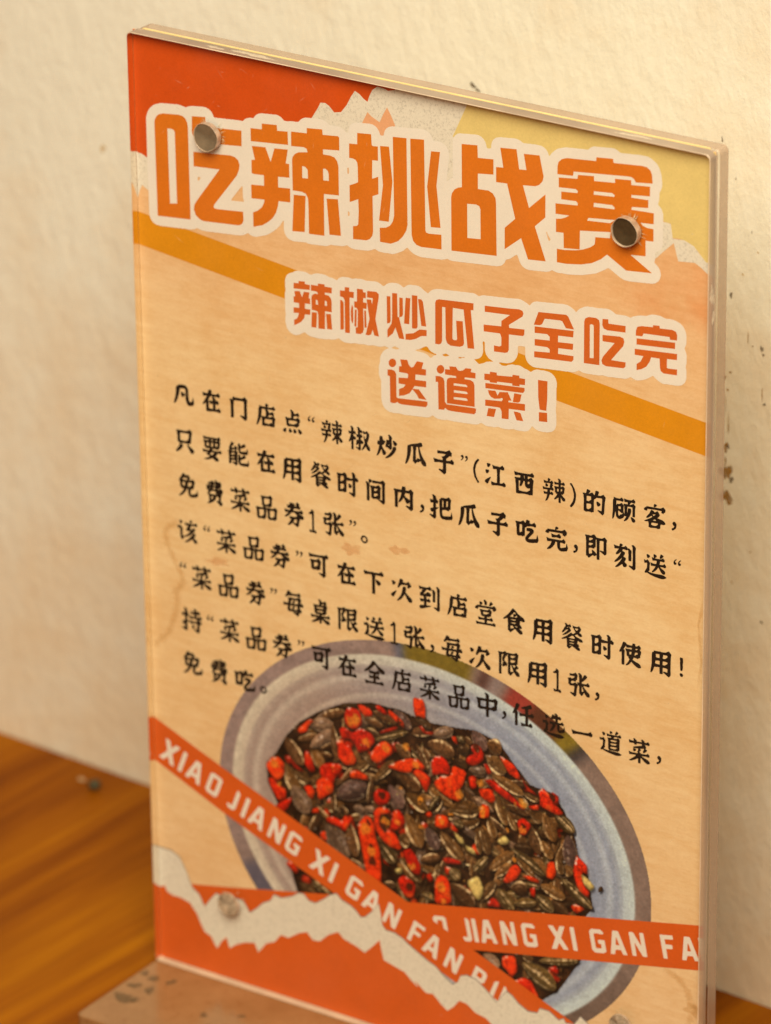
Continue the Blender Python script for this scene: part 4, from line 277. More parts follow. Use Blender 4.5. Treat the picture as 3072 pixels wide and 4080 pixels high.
GLYPHS = {
'凡': '-106 417 -253 382 -275 371 -281 336 -345 323 -376 216 -376 111 -397 -45 -420 -152 -473 -325 -486 -417 -456 -429 -406 -382 -355 -315 -293 -183 -230 -3 -194 147 -183 246 -1 279 41 273 55 262 79 191 72 -47 79 -166 94 -241 130 -322 174 -373 237 -394 307 -389 384 -361 433 -354 486 -222 428 -10 419 -5 416 -11 377 -188 321 -217 272 -221 249 -179 227 -83 213 91 213 175 220 203 204 293 183 340 111 413 34 429|-120 114 -147 81 -137 -9 -115 -63 -71 -89 -36 -79 34 -21 55 28 51 49 27 78 -43 107',
'在': '-114 458 -151 392 -168 320 -184 289 -261 281 -317 291 -359 286 -426 305 -403 160 -394 145 -324 151 -233 176 -222 169 -274 66 -317 49 -303 15 -369 -82 -425 -185 -425 -199 -401 -213 -345 -181 -282 -129 -268 -134 -264 -444 -254 -459 -135 -454 82 -412 201 -401 278 -402 348 -417 390 -405 418 -383 426 -364 422 -295 376 -265 348 -222 250 -297 201 -303 191 -293 187 -91 215 -86 285 -104 306 -97 343 -63 344 21 297 52 271 93 208 48 181 140 157 145 97 203 250 218 313 205 355 209 397 235 406 250 400 326 359 351 327 397 229 323 173 310 5 298 16 350 12 444 -58 459|-25 199 26 207 68 200 61 191 -1 173 49 94 43 16 40 10 -37 14 -100 34 -108 24 -104 -10 -79 -122 5 -117 54 -102 58 -179 50 -228 58 -298 47 -315 -86 -314 -130 -293 -130 -132 -117 -61 -132 1 -151 28 -51 190',
'门': '309 489 155 396 -104 386 -125 372 -160 388 -237 400 -275 369 -274 257 -328 291 -412 268 -424 258 -375 171 -381 101 -367 46 -366 -3 -367 -458 -356 -481 -237 -471 -227 -460 -219 -312 -227 -5 -220 87 -206 137 -223 212 -118 280 -111 257 -104 256 36 280 169 291 246 287 256 141 256 -300 246 -310 92 -296 75 -308 62 -345 302 -489 320 -484 393 -412 404 -301 397 -239 397 216 424 372 362 444',
'店': '18 487 -12 461 -21 418 -14 349 -24 338 -150 335 -248 342 -297 358 -307 352 -295 283 -319 267 -343 167 -343 62 -364 -129 -448 -458 -447 -472 -430 -487 -355 -415 -337 -385 -281 -269 -227 -105 -213 -112 -189 -156 -193 -184 -175 -288 -183 -323 -183 -421 -171 -457 -94 -456 -10 -446 39 -428 179 -416 270 -432 298 -420 397 -407 407 -378 414 -189 428 -166 448 -60 360 38 383 68 385 145 340 177 312 217 221 144 151 144 136 152 133 194 118 220 95 230 72 258 298 272 361 258 396 262 443 297 440 374 403 395 377 438 368 440 284 373 221 359 74 348 73 356 125 403 132 446 74 479|-138 234 -52 243 -9 181 -14 160 -1 119 -4 -49 -115 -60 -122 -69 -150 -57 -216 -67 -188 75 -181 216 -171 227|190 44 270 54 329 35 235 -29 130 -48 121 -38 130 18|-5 -154 235 -131 291 -136 286 -283 277 -286 257 -251 249 -249 151 -326 67 -333 -52 -319 -60 -285 -53 -207 -38 -164',
'点': '-36 492 -105 469 -69 402 -53 313 -61 235 -56 145 -197 130 -239 134 -267 152 -342 127 -301 54 -304 32 -284 -36 -276 -182 -267 -191 -232 -184 -219 -219 -211 -222 -141 -216 -85 -197 -1 -183 111 -182 195 -194 237 -169 251 -144 286 -145 302 -133 326 16 346 32 365 138 272 232 153 161 69 146 60 154 67 232 111 258 167 272 230 270 272 253 293 256 329 296 324 366 279 396 258 429 167 358 125 352 77 366 72 407 57 441 34 445 -22 493|-57 46 90 62 209 63 204 -22 195 -38 181 -22 167 -23 76 -92 -57 -103 -148 -96 -163 -82 -172 -33 -163 31|272 -231 251 -256 264 -332 291 -407 335 -441 377 -429 428 -388 444 -345 436 -318 422 -298 370 -265 286 -230|-316 -302 -416 -369 -437 -392 -444 -413 -444 -434 -424 -461 -358 -493 -330 -489 -309 -475 -285 -421 -284 -316|76 -268 45 -295 37 -372 46 -428 69 -449 118 -444 160 -420 188 -392 198 -380 198 -359 191 -338 171 -319 132 -292|-141 -295 -157 -312 -171 -369 -171 -439 -134 -468 -106 -464 -50 -439 -20 -405 -19 -363 -99 -298 -120 -288',
'辣': '194 508 161 496 195 436 193 345 145 338 61 345 12 358 7 350 24 253 33 242 194 268 197 191 180 180 152 185 82 176 61 183 0 160 27 114 43 38 36 -33 45 -67 75 -71 89 -114 131 -113 141 -122 91 -217 33 -287 4 -343 19 -360 68 -347 194 -247 197 -418 206 -452 285 -449 296 -430 299 -220 352 -314 397 -355 467 -341 485 -323 492 -302 495 -267 481 -229 390 -166 324 -99 327 -91 369 -99 405 -71 411 -43 440 -33 450 -4 450 73 475 180 397 250 306 197 297 200 295 227 295 269 306 281 411 269 460 287 471 305 471 354 411 409 341 357 304 354 303 438 295 465 229 510|-240 435 -262 418 -272 382 -272 333 -256 307 -317 299 -401 306 -443 318 -450 318 -454 304 -429 203 -352 211 -268 231 -177 239 -149 232 -166 209 -188 109 -181 54 -366 36 -485 54 -495 48 -471 -63 -352 -41 -287 -39 -297 -138 -401 -136 -443 -125 -453 -130 -439 -220 -429 -235 -310 -220 -300 -229 -323 -350 -379 -495 -366 -510 -303 -471 -265 -422 -224 -342 -179 -205 -163 -200 -72 -213 -29 -178 -35 -123 -66 -104 -86 -73 -164 -127 -171 -36 -163 -26 -114 -21 -79 -32 -51 -30 -11 -2 -15 61 -44 78 -65 111 -82 111 -42 185 -51 206 -85 223 -51 237 -33 256 -34 318 -65 337 -86 370 -156 313 -218 310 -163 353 -152 392 -184 421|-345 205 -369 178 -377 128 -366 76 -324 66 -257 110 -250 146 -282 181|298 116 348 116 357 107 349 50 306 11 296 18|145 96 194 105 202 94 201 -12 141 -10 135 67',
'椒': '-344 462 -393 446 -402 434 -370 381 -363 234 -449 239 -484 250 -494 244 -470 129 -386 144 -378 135 -434 -59 -472 -146 -479 -189 -456 -203 -412 -176 -365 -128 -362 -480 -351 -490 -274 -483 -263 -471 -256 -401 -262 -72 -225 -80 -190 -69 -157 -42 -137 1 -159 42 -253 83 -263 152 -253 163 -190 148 -162 166 -151 182 -151 238 -190 268 -211 297 -253 269 -250 391 -267 419 -330 464|-43 489 -99 467 -100 460 -70 406 -74 385 -61 344 -61 176 -71 167 -127 182 -135 177 -112 67 -106 60 -41 66 -32 -32 -43 -43 -99 -37 -122 -60 -145 -209 -142 -265 -120 -271 -85 -250 -36 -183 -34 -333 -50 -344 -148 -339 -162 -347 -169 -365 6 -469 27 -458 71 -408 69 -170 104 -184 167 -158 190 -125 192 -97 181 -73 146 -40 73 5 83 80 125 77 150 103 148 166 111 195 97 219 83 219 48 190 38 198 45 262 69 273 125 259 146 275 149 348 132 370 111 371 90 399 48 374 49 416 37 443 -29 490|349 402 272 345 174 368 165 363 188 251 216 249 314 275 338 259 309 116 286 52 271 71 231 180 209 182 194 170 206 59 246 -106 102 -412 118 -431 135 -423 209 -351 286 -243 301 -255 347 -342 377 -370 398 -383 447 -387 475 -384 486 -373 494 -337 492 -281 463 -228 412 -172 363 -96 429 85 457 192 458 304 454 312 412 321 407 356',
'炒': '104 490 69 481 53 463 91 403 87 347 100 278 90 270 6 274 -24 239 -32 148 -66 33 -67 -23 -43 -46 6 -30 153 -112 223 -43 233 -5 221 232 227 310 241 367 216 443 194 447 139 494|-316 356 -340 227 -342 149 -351 145 -379 156 -414 145 -431 79 -435 5 -407 -19 -358 -11 -347 -19 -377 -176 -465 -449 -464 -470 -449 -478 -435 -472 -348 -376 -253 -166 -243 -171 -206 -343 -176 -377 -141 -383 -78 -363 -31 -286 -40 -245 -155 -129 -213 -36 -204 16 -162 30 -130 55 -74 144 -61 180 -85 209 -169 220 -197 366|293 296 271 279 269 264 283 189 313 114 356 88 398 98 450 147 465 183 458 217 447 233 377 276 314 298|97 110 100 54 90 44 62 58|300 59 263 -2 225 -110 176 -199 55 -338 -75 -458 -81 -472 -71 -494 34 -465 139 -401 236 -319 349 -181 415 -52 424 39 419 48 363 58',
'瓜': '204 500 85 444 -174 363 -251 328 -286 302 -349 287 -374 176 -374 50 -388 -106 -418 -262 -456 -384 -475 -492 -447 -504 -386 -448 -352 -397 -290 -258 -241 -100 -205 92 -198 205 -209 260 -202 264 -125 268 -119 260 -129 224 -114 156 -115 -33 -129 -161 -126 -328 -95 -333 -52 -392 -13 -399 64 -311 85 -319 120 -310 176 -279 213 -243 265 -344 330 -404 365 -416 442 -410 463 -394 475 -312 465 -271 430 -211 358 -126 287 -13 237 95 188 244 177 313 267 339 316 388 276 504|35 287 106 299 114 294 116 210 137 51 191 -168 183 -177 162 -162 92 -146 63 -165 49 -215 8 -223 12 68 19 160 33 217 28 273',
'子': '248 516 108 429 -285 398 -284 277 -11 314 97 312 10 219 -97 183 -44 97 -53 53 -270 40 -326 49 -382 46 -445 67 -460 61 -424 -105 -389 -98 -347 -101 -242 -70 -39 -58 -35 -168 -46 -335 -200 -325 -214 -334 -232 -367 17 -516 103 -437 111 -352 107 -44 290 -26 381 -44 437 -19 460 7 453 90 409 114 374 168 269 87 178 70 122 69 112 131 255 271 283 286 325 271 347 277 369 412 269 513',
'江': '-346 400 -371 366 -355 290 -332 247 -290 244 -262 265 -218 323 -204 352 -204 373 -227 401|326 447 221 364 137 357 109 368 25 354 -52 358 -108 376 -129 374 -97 221 -24 223 53 244 63 235 78 75 77 -128 70 -164 78 -296 67 -308 -3 -313 -108 -307 -185 -289 -182 -346 -157 -447 -73 -439 -17 -419 53 -414 81 -404 235 -392 319 -391 382 -407 410 -405 462 -369 462 -285 415 -254 389 -213 291 -286 214 -296 204 -285 211 -166 204 65 223 227 219 255 235 266 340 247 392 277 405 299 398 375 358 400|-409 132 -432 102 -419 33 -395 -17 -353 -20 -318 4 -283 48 -266 81 -264 109 -276 131 -318 142|-213 -121 -377 -244 -452 -313 -462 -342 -460 -370 -381 -430 -332 -418 -308 -392 -196 -144 -197 -124',
'西': '356 482 265 410 167 394 -267 363 -323 373 -372 370 -436 387 -431 324 -407 229 -316 239 -239 260 -176 265 -166 256 -173 185 -183 175 -295 166 -316 155 -351 167 -428 142 -383 55 -388 13 -362 -167 -362 -398 -351 -475 -302 -474 -288 -482 -197 -472 -141 -453 62 -428 90 -433 167 -427 237 -442 293 -423 371 -413 382 -335 388 -12 421 180 321 279 307 278 181 199 167 197 157 206 165 249 159 283 167 294 279 303 363 289 427 320 436 335 429 411 384 441|-8 283 13 288 24 279 16 236 23 195 13 184 -4 193 3 228|-17 79 13 85 23 76 30 -64 59 -131 104 -165 146 -182 195 -180 251 -157 254 -220 246 -241 132 -324 -36 -346 -141 -347 -224 -337 -235 -226 -231 54 -183 61 -173 52 -180 -25 -201 -97 -198 -153 -176 -171 -120 -142 -88 -102|160 87 238 94 225 16 216 7 181 -10 167 -8 158 17',
'的': '-284 448 -314 430 -348 280 -389 265 -417 275 -487 256 -496 246 -456 173 -463 123 -448 68 -442 -106 -450 -149 -449 -422 -440 -442 -396 -445 -375 -466 -340 -464 -270 -439 -172 -430 -109 -449 -60 -415 -11 -407 -7 43 2 100 68 147 92 177 115 187 283 211 332 207 342 198 342 59 320 -286 283 -292 171 -281 147 -308 145 -322 353 -448 367 -446 434 -375 462 83 496 261 493 292 402 378 276 303 164 295 208 411 201 446 185 461 80 466 50 433 40 355 17 272 -81 358 -228 274 -236 282 -172 362 -163 394 -172 415|-252 183 -136 186 -127 61 -228 -19 -291 -25 -315 -18 -322 -5 -315 164 -305 174|129 49 104 31 97 17 105 -53 128 -121 164 -141 192 -139 260 -88 279 -38 266 -11 206 29|-259 -119 -158 -113 -134 -122 -126 -135 -128 -261 -235 -343 -305 -340 -321 -327 -327 -138',
'顾': '-87 443 -178 374 -311 369 -445 390 -434 321 -461 297 -475 212 -475 -124 -498 -371 -496 -476 -486 -491 -460 -487 -413 -392 -369 -185 -360 -171 -334 -343 -318 -371 -262 -424 -220 -434 -164 -430 -94 -395 -15 -337 25 -251 32 -265 95 -263 102 -271 -5 -462 11 -477 25 -475 113 -424 179 -346 244 -238 288 -129 316 -1 298 90 186 80 163 14 154 -98 144 -117 134 -23 153 104 149 125 158 136 256 151 354 150 365 108 365 -214 375 -223 475 -211 477 104 498 197 497 225 410 309 298 241 256 229 245 238 312 329 347 334 431 321 480 348 480 431 443 451 417 491 319 417 137 408 81 417 60 412 -4 427 20 296 102 300 158 315 155 266 166 239 151 227 95 229 81 215 60 225 32 224 -22 202 17 128 11 92 28 -39 18 -199 -19 -78 -14 6 -20 41 1 141 -80 221 -94 225 -108 218 -206 156 -297 152 -303 108 -318 103 -328 113 -320 190 -325 269 -290 279 -143 292 -66 278 -24 303 -17 321 -22 384 -59 408|-222 66 -171 74 -143 65 -133 38 -136 -33 -171 -38 -235 -26 -237 50|-237 -111 -227 -107 -94 -182 -52 -158 -57 -193 -80 -217 -164 -255 -174 -266 -173 -287 -192 -304 -206 -305 -228 -285 -245 -230 -244 -132|312 -236 292 -262 295 -282 310 -337 352 -418 396 -444 438 -433 480 -396 498 -356 475 -309 403 -264',
'客': '-3 492 -33 467 -49 410 -47 375 -24 359 32 380 60 401 92 443 89 464 53 484|361 440 263 378 214 367 -346 326 -355 321 -360 299 -402 278 -456 221 -462 186 -446 166 -416 153 -339 150 -310 178 -313 220 -304 230 60 269 130 267 284 280 294 271 276 207 368 177 403 240 438 242 442 249 461 355 375 436|-136 230 -171 195 -219 88 -247 43 -332 -58 -363 -114 -346 -136 -276 -116 -136 -5 -96 -42 -199 -116 -430 -249 -440 -274 -416 -283 -273 -260 -252 -349 -258 -441 -250 -475 -206 -477 -199 -492 18 -456 60 -453 151 -469 193 -443 235 -435 246 -377 245 -314 269 -256 382 -256 462 -205 454 -170 410 -114 333 -81 122 -44 121 -30 186 29 225 104 185 143 179 181 138 209 120 235 109 237 32 170 -3 167 -23 174 -38 204|-19 77 32 83 35 74 -31 12 -45 11 -94 35 -85 57|-7 -125 4 -118 18 -122 67 -154 67 -162 -3 -177 -88 -174|-20 -259 123 -252 139 -260 140 -274 119 -311 53 -366 -59 -378 -143 -363 -138 -297 -122 -272',
'只': '244 517 111 438 -50 416 -232 415 -281 410 -295 401 -323 414 -412 382 -365 295 -369 245 -348 156 -349 -5 -340 -81 -330 -96 -281 -96 -267 -139 -239 -134 -214 -141 -247 -171 -307 -302 -398 -415 -423 -459 -437 -495 -421 -517 -344 -497 -250 -431 -137 -316 -96 -256 -81 -213 -90 -179 -207 -140 -85 -106 83 -92 188 -110 237 -83 258 -51 294 -41 326 269 344 306 363 413 339 446 265 513|-120 308 97 330 188 328 192 258 170 95 76 16 34 4 -120 -3 -204 7 -215 188 -205 294|125 -124 91 -157 95 -170 258 -439 314 -470 363 -458 401 -438 421 -416 437 -358 435 -323 419 -293 146 -128',
'要': '345 532 254 464 114 452 79 463 16 443 -89 434 -117 446 -173 427 -222 424 -341 427 -411 445 -400 355 -383 310 -155 341 -156 306 -166 294 -313 280 -341 287 -410 263 -375 196 -354 121 -353 37 -342 -11 -299 -14 -285 -64 -264 -58 -222 -62 -166 -42 -106 -40 -130 -98 -145 -109 -278 -121 -383 -115 -453 -101 -425 -237 -313 -215 -215 -208 -213 -217 -268 -285 -267 -312 -250 -321 -187 -325 -106 -362 -138 -387 -355 -499 -369 -510 -362 -532 -243 -525 -194 -512 -75 -466 16 -420 149 -497 205 -513 268 -500 317 -468 313 -424 293 -377 240 -337 170 -317 169 -310 233 -238 261 -170 338 -160 408 -168 447 -147 453 -132 452 -62 418 -44 387 -5 296 -72 44 -92 35 -84 39 -48 10 -23 191 -11 261 -26 313 10 317 45 367 49 377 155 411 298 361 364 404 389 416 411 411 473 378 491|-18 353 44 359 44 309 -19 303|184 370 247 378 275 371 219 329 191 326 181 335|-25 212 58 219 53 79 44 63 -5 56 -27 65|-237 187 -145 195 -145 54 -231 62 -240 96|168 222 261 231 270 216 261 138 240 140 177 91|-27 -187 86 -174 94 -184 19 -274 2 -286 -103 -271 -106 -264',
'能': '-311 467 -342 443 -365 371 -440 218 -447 168 -435 92 -499 66 -462 -1 -468 -43 -455 -98 -455 -455 -444 -465 -353 -455 -338 -312 -283 -290 -213 -284 -157 -303 -157 -353 -283 -350 -300 -372 -301 -386 -122 -492 -108 -493 -42 -420 -47 -85 -27 78 -99 163 -41 231 -42 266 -94 306 -164 328 -193 302 -192 232 -322 228 -209 392 -213 434|256 490 167 403 102 358 88 460 4 456 -12 443 -21 359 -12 170 16 89 74 42 137 32 319 48 417 65 434 89 459 168 428 299 410 329 383 211 368 188 291 180 214 159 116 150 101 159 99 250 108 265 235 316 319 364 350 397 358 419 351 432 284 493|-186 177 -142 152 -227 94 -276 89 -331 94 -297 121|-286 7 -220 16 -171 13 -163 4 -227 -52 -262 -71 -318 -67 -335 -53 -333 -4|277 36 249 27 158 -70 109 -109 101 -107 88 -2 4 -7 -12 -19 -21 -68 -21 -194 -6 -347 21 -401 81 -440 186 -447 452 -416 476 -383 497 -325 499 -297 452 -139 419 -276 403 -292 291 -304 186 -327 116 -332 102 -317 103 -212 242 -146 326 -91 349 -65 357 -36|-291 -154 -213 -145 -189 -153 -227 -192 -262 -211 -318 -207 -348 -194 -346 -172',
'用': '329 523 196 443 21 420 0 421 -21 434 -126 415 -301 407 -311 396 -315 347 -378 331 -396 235 -396 -101 -416 -285 -439 -378 -445 -490 -438 -504 -406 -506 -340 -412 -283 -246 -119 -215 -70 -212 -61 -220 -59 -409 -50 -471 70 -462 81 -425 81 -201 98 -189 119 -194 203 -187 280 -204 283 -219 280 -345 126 -340 95 -375 101 -388 336 -523 413 -449 424 -375 416 -200 417 157 424 192 424 311 445 418 355 516|-87 310 -70 312 -67 305 -62 158 -147 155 -217 166 -213 222 -224 292|91 325 273 334 274 264 182 186 154 174 84 170 81 226 95 276|84 65 203 72 259 61 280 54 282 5 168 -83 77 -89 74 2|-157 38 -70 48 -55 40 -56 -100 -175 -107 -245 -95 -248 -68 -231 17',
'餐': '-280 506 -330 485 -294 404 -298 362 -338 330 -383 228 -437 147 -456 96 -441 81 -406 90 -364 121 -266 232 -203 254 -186 252 -187 245 -287 129 -424 8 -431 -7 -420 -21 -315 15 -203 88 -86 198 -53 249 -54 277 -84 296 -89 323 -134 369 -119 380 -77 366 -63 377 -47 397 -56 456 -105 499 -154 457 -189 447 -266 506|294 512 245 469 217 458 133 452 14 467 10 451 25 368 56 364 82 310 147 217 35 123 -42 169 -63 160 -224 10 -472 -164 -462 -183 -406 -177 -322 -148 -266 -117 -252 -122 -242 -145 -248 -180 -235 -221 -235 -445 -231 -452 -196 -460 -175 -505 -147 -512 -126 -502 -16 -391 -7 -368 231 -491 294 -494 343 -468 353 -451 327 -383 265 -354 266 -345 301 -326 308 -308 275 -241 259 -231 222 -238 221 -210 243 -110 259 -101 315 -128 378 -138 462 -109 472 -98 471 -84 435 -31 406 -9 182 51 106 88 210 155 301 95 336 84 371 88 428 115 430 143 403 197 364 224 307 245 367 334 389 413 356 438 351 466 322 482|-193 371 -151 374 -203 327 -224 324 -245 338 -210 347|117 376 196 389 252 390 260 381 203 291 116 355 108 368|-15 50 30 54 116 -16 119 -31 98 -47 28 -61 -165 -68|-87 -138 77 -121 91 -130 56 -163 7 -171 -70 -175 -126 -165 -132 -149|-73 -249 63 -235 83 -243 49 -275 -49 -285 -140 -276 -133 -265|-89 -363 -28 -354 -14 -363 -28 -374 -133 -389 -139 -374',
'时': '264 506 181 475 226 395 219 346 233 256 222 245 110 242 12 251 -23 262 -21 339 -114 425 -128 423 -261 344 -373 347 -387 334 -408 343 -436 343 -500 319 -454 232 -460 176 -447 107 -446 -96 -453 -258 -443 -399 -394 -400 -380 -419 -240 -384 -170 -393 -142 -406 -100 -374 -44 -365 -37 142 -16 112 54 118 110 137 222 153 232 144 233 -31 233 -269 225 -340 187 -346 82 -337 58 -375 271 -506 297 -502 354 -441 366 -377 360 148 369 156 439 144 488 170 499 187 500 257 492 271 452 288 425 333 369 296 373 380 358 441|-284 247 -212 256 -175 249 -167 145 -170 107 -275 27 -303 27 -319 41 -320 139 -305 203 -310 235|68 14 47 -1 36 -20 45 -131 75 -173 124 -169 194 -116 211 -89 203 -55 145 -9|-291 -76 -198 -66 -175 -73 -167 -86 -168 -212 -275 -294 -317 -289 -320 -281 -320 -99 -312 -85',
'间': '342 495 230 424 195 413 -134 394 -138 381 -138 290 -127 280 132 317 287 319 296 285 296 -261 304 -296 303 -324 293 -334 202 -327 167 -315 174 -298 216 -293 227 -281 228 41 251 162 160 256 146 261 13 180 -99 178 -141 165 -169 178 -253 149 -262 160 -266 209 -279 243 -309 250 -361 299 -450 277 -451 263 -408 190 -414 140 -403 99 -404 -27 -395 -75 -404 -419 -393 -483 -288 -476 -276 -464 -269 -344 -276 -37 -270 110 -260 148 -208 67 -215 17 -201 -31 -197 -326 -148 -327 -134 -369 -36 -343 62 -334 90 -341 349 -496 426 -422 430 296 451 396 356 496|-288 413 -311 387 -312 317 -291 263 -274 253 -246 257 -172 315 -152 345 -151 373 -165 392 -197 406 -253 417|-60 72 76 87 90 80 93 64 6 -15 -22 -25 -65 -12|-12 -120 34 -112 76 -117 99 -131 100 -159 -1 -239 -36 -244 -71 -237 -71 -139',
'内': '-52 459 -84 363 -87 313 -311 297 -325 282 -367 301 -444 279 -453 269 -403 182 -413 132 -399 77 -399 -14 -392 -41 -399 -371 -389 -447 -269 -441 -258 -429 -251 -204 -258 -170 -258 -23 -251 90 -239 147 -242 181 -108 195 -98 187 -98 166 -128 44 -208 -131 -231 -210 -206 -224 -104 -157 11 12 100 -160 123 -190 158 -208 193 -198 249 -164 284 -99 284 -292 123 -281 93 -322 137 -356 340 -469 375 -442 428 -378 428 -280 435 -251 427 -217 427 189 453 311 436 337 340 423 200 337 109 328 100 413 81 469|81 216 263 227 277 220 287 44 284 -35 263 -18 116 49 46 99',
'把': '-318 480 -401 449 -359 376 -364 320 -353 250 -437 256 -486 272 -497 259 -465 116 -409 123 -360 140 -351 132 -351 -57 -360 -67 -451 -99 -490 -153 -444 -241 -402 -247 -353 -231 -358 -345 -367 -354 -493 -346 -512 -358 -523 -380 -500 -403 -297 -515 -227 -441 -217 -403 -221 -116 -115 -27 -105 -8 -122 1 -220 -24 -222 143 -213 147 -171 136 -136 161 -126 179 -125 249 -136 266 -178 291 -206 327 -213 388 -227 419|361 515 221 429 172 425 144 437 95 425 -3 419 -10 364 -59 353 -69 331 -78 260 -77 106 -70 86 -70 -145 -55 -312 -27 -380 1 -412 74 -444 221 -440 417 -395 473 -391 489 -371 523 -277 483 -112 466 -77 431 -229 410 -253 130 -306 86 -300 64 -246 56 -198 60 -78 116 -57 193 -42 263 -46 326 -62 369 -31 376 11 432 23 434 275 462 411|59 314 95 317 112 227 105 86 111 59 102 49 60 56|259 330 298 335 308 321 307 139 277 106 242 87 239 266',
'吃': '1 454 -30 421 -55 311 -153 386 -293 304 -342 308 -398 295 -433 306 -516 281 -465 188 -472 138 -451 42 -451 -140 -433 -259 -384 -261 -370 -283 -265 -251 -223 -252 -181 -271 -153 -239 -97 -230 -86 -186 -79 87 -73 116 -6 154 29 196 92 196 169 224 288 233 358 211 403 247 410 269 402 338 358 370 331 409 232 330 183 323 141 329 119 335 138 386 127 429 99 441|-313 200 -223 211 -206 189 -213 -78 -216 -86 -230 -80 -251 -92 -300 -135 -309 -128 -324 -3 -310 152|85 140 -6 118 -16 107 -13 1 127 -5 131 -14 18 -149 -50 -246 -73 -297 -73 -346 -57 -387 -23 -426 8 -441 106 -454 274 -425 407 -386 470 -378 507 -290 516 -247 473 -83 456 -54 414 -228 358 -249 260 -265 162 -295 65 -306 97 -248 256 -66 297 -7 305 22 304 85 260 132 183 149',
'完': '-19 498 -57 464 -72 407 -71 372 -59 359 -236 341 -383 335 -391 331 -397 302 -422 293 -470 247 -495 203 -491 182 -446 156 -369 154 -332 175 -323 197 -329 217 -320 227 -117 253 254 276 264 268 252 225 258 211 359 177 393 236 430 240 453 354 359 455 338 452 226 381 -26 352 -36 354 -28 362 54 411 83 448 72 477|107 236 9 159 -75 152 -173 161 -243 182 -215 25 -145 33 -19 65 72 63 121 49 149 53 185 86 188 163 142 194 121 231|310 72 226 3 156 -10 -285 -41 -376 -34 -439 -16 -444 -45 -421 -155 -411 -170 -341 -166 -257 -145 -236 -145 -233 -153 -241 -202 -270 -268 -318 -342 -374 -403 -418 -467 -411 -493 -397 -498 -313 -470 -264 -439 -194 -377 -93 -239 -66 -174 -62 -124 -54 -120 16 -118 19 -271 34 -340 60 -387 128 -439 219 -447 331 -423 450 -383 495 -266 445 -81 436 -73 402 -232 394 -241 198 -315 170 -314 155 -288 156 -106 254 -101 317 -116 352 -106 382 -79 383 5 343 29',
'即': '-87 491 -220 412 -353 414 -367 399 -395 414 -465 397 -478 386 -434 306 -441 270 -428 187 -426 -162 -433 -289 -427 -422 -416 -431 -374 -431 -332 -492 -290 -490 -143 -354 -129 -352 -101 -376 -45 -371 -3 -339 25 -296 38 -487 144 -481 154 -470 155 -358 162 -336 155 -302 155 125 167 287 214 301 284 306 326 300 328 -56 336 -84 319 -95 193 -85 158 -120 382 -248 431 -206 456 -171 462 -80 454 3 455 262 478 355 476 383 382 475 249 396 144 394 102 390 88 380 60 394 25 386 18 406 -49 472 -73 492|-221 324 -143 325 -135 317 -137 296 -227 218 -262 212 -297 219 -291 311|1 308 11 312 26 289 21 226 28 205 36 -95 35 -235 25 -285 4 -241 -52 -191 -150 -138 -183 -163 -164 -287 -297 -327 -308 -145 -299 -96 -213 -73 -94 -88 -64 -55 -56 -19 -9 -8 -7 272|-259 118 -171 126 -129 115 -127 94 -234 14 -283 15 -308 30 -307 93 -290 110',
'刻': '370 528 300 511 284 492 327 419 332 174 339 140 331 -316 314 -327 195 -317 165 -351 209 -386 384 -481 451 -418 465 -374 457 241 459 318 473 396 469 438 448 471|-190 469 -219 442 -235 392 -236 350 -246 340 -414 347 -463 364 -473 358 -442 211 -263 243 -273 214 -374 65 -389 22 -375 -5 -351 -7 -288 21 -162 132 -155 126 -238 -28 -312 -132 -407 -242 -445 -298 -446 -319 -435 -331 -421 -328 -316 -276 -211 -183 -127 -94 -118 -95 -209 -257 -395 -483 -408 -512 -393 -528 -351 -516 -281 -482 -113 -340 -73 -420 -43 -441 -22 -444 48 -426 79 -386 94 -343 86 -302 -13 -226 36 -145 50 -67 -63 -20 -5 69 9 147 -92 189 -130 163 -96 215 -92 258 -36 266 62 253 125 283 148 243 142 186 156 96 148 -37 159 -148 265 -143 276 -131 284 -33 277 128 290 227 275 295 250 300 188 352 118 338 114 366 73 390 48 431 -50 358 -155 350 -92 407 -90 439 -127 460',
'送': '242 490 228 480 191 372 192 316 214 300 259 314 357 428 340 457|-45 431 -66 418 -78 398 -68 301 -51 281 -80 276 -122 291 -146 287 -124 177 -115 162 -80 163 4 184 60 187 56 115 47 72 32 54 -59 47 -150 55 -192 69 -202 65 -178 -64 9 -36 -15 -101 -139 -280 -137 -307 -129 -314 -59 -282 -10 -244 57 -172 137 -56 226 -200 298 -281 354 -296 410 -271 429 -238 428 -182 417 -159 389 -134 256 -66 205 -19 319 -7 389 -20 417 -17 461 9 461 79 424 104 405 138 396 139 319 79 193 61 184 70 204 142 207 198 277 207 361 195 401 228 399 298 361 322 340 356 249 289 32 271 -24 275 -24 284 -3 291 51 332 63 354 64 382 32 410|-353 364 -370 345 -371 310 -348 228 -318 212 -283 224 -231 273 -219 302 -224 322 -276 355|-318 160 -395 103 -472 123 -481 118 -460 -6 -430 -7 -360 19 -343 -24 -352 -179 -439 -340 -448 -376 -434 -396 -395 -396 -353 -374 -220 -423 -115 -449 18 -472 214 -490 326 -481 368 -470 481 -402 480 -379 382 -331 319 -322 256 -319 -3 -342 -157 -340 -283 -324 -285 -313 -230 -245 -244 -197 -237 -176 -236 -78 -216 29 -232 63 -256 75 -262 106 -297 127',
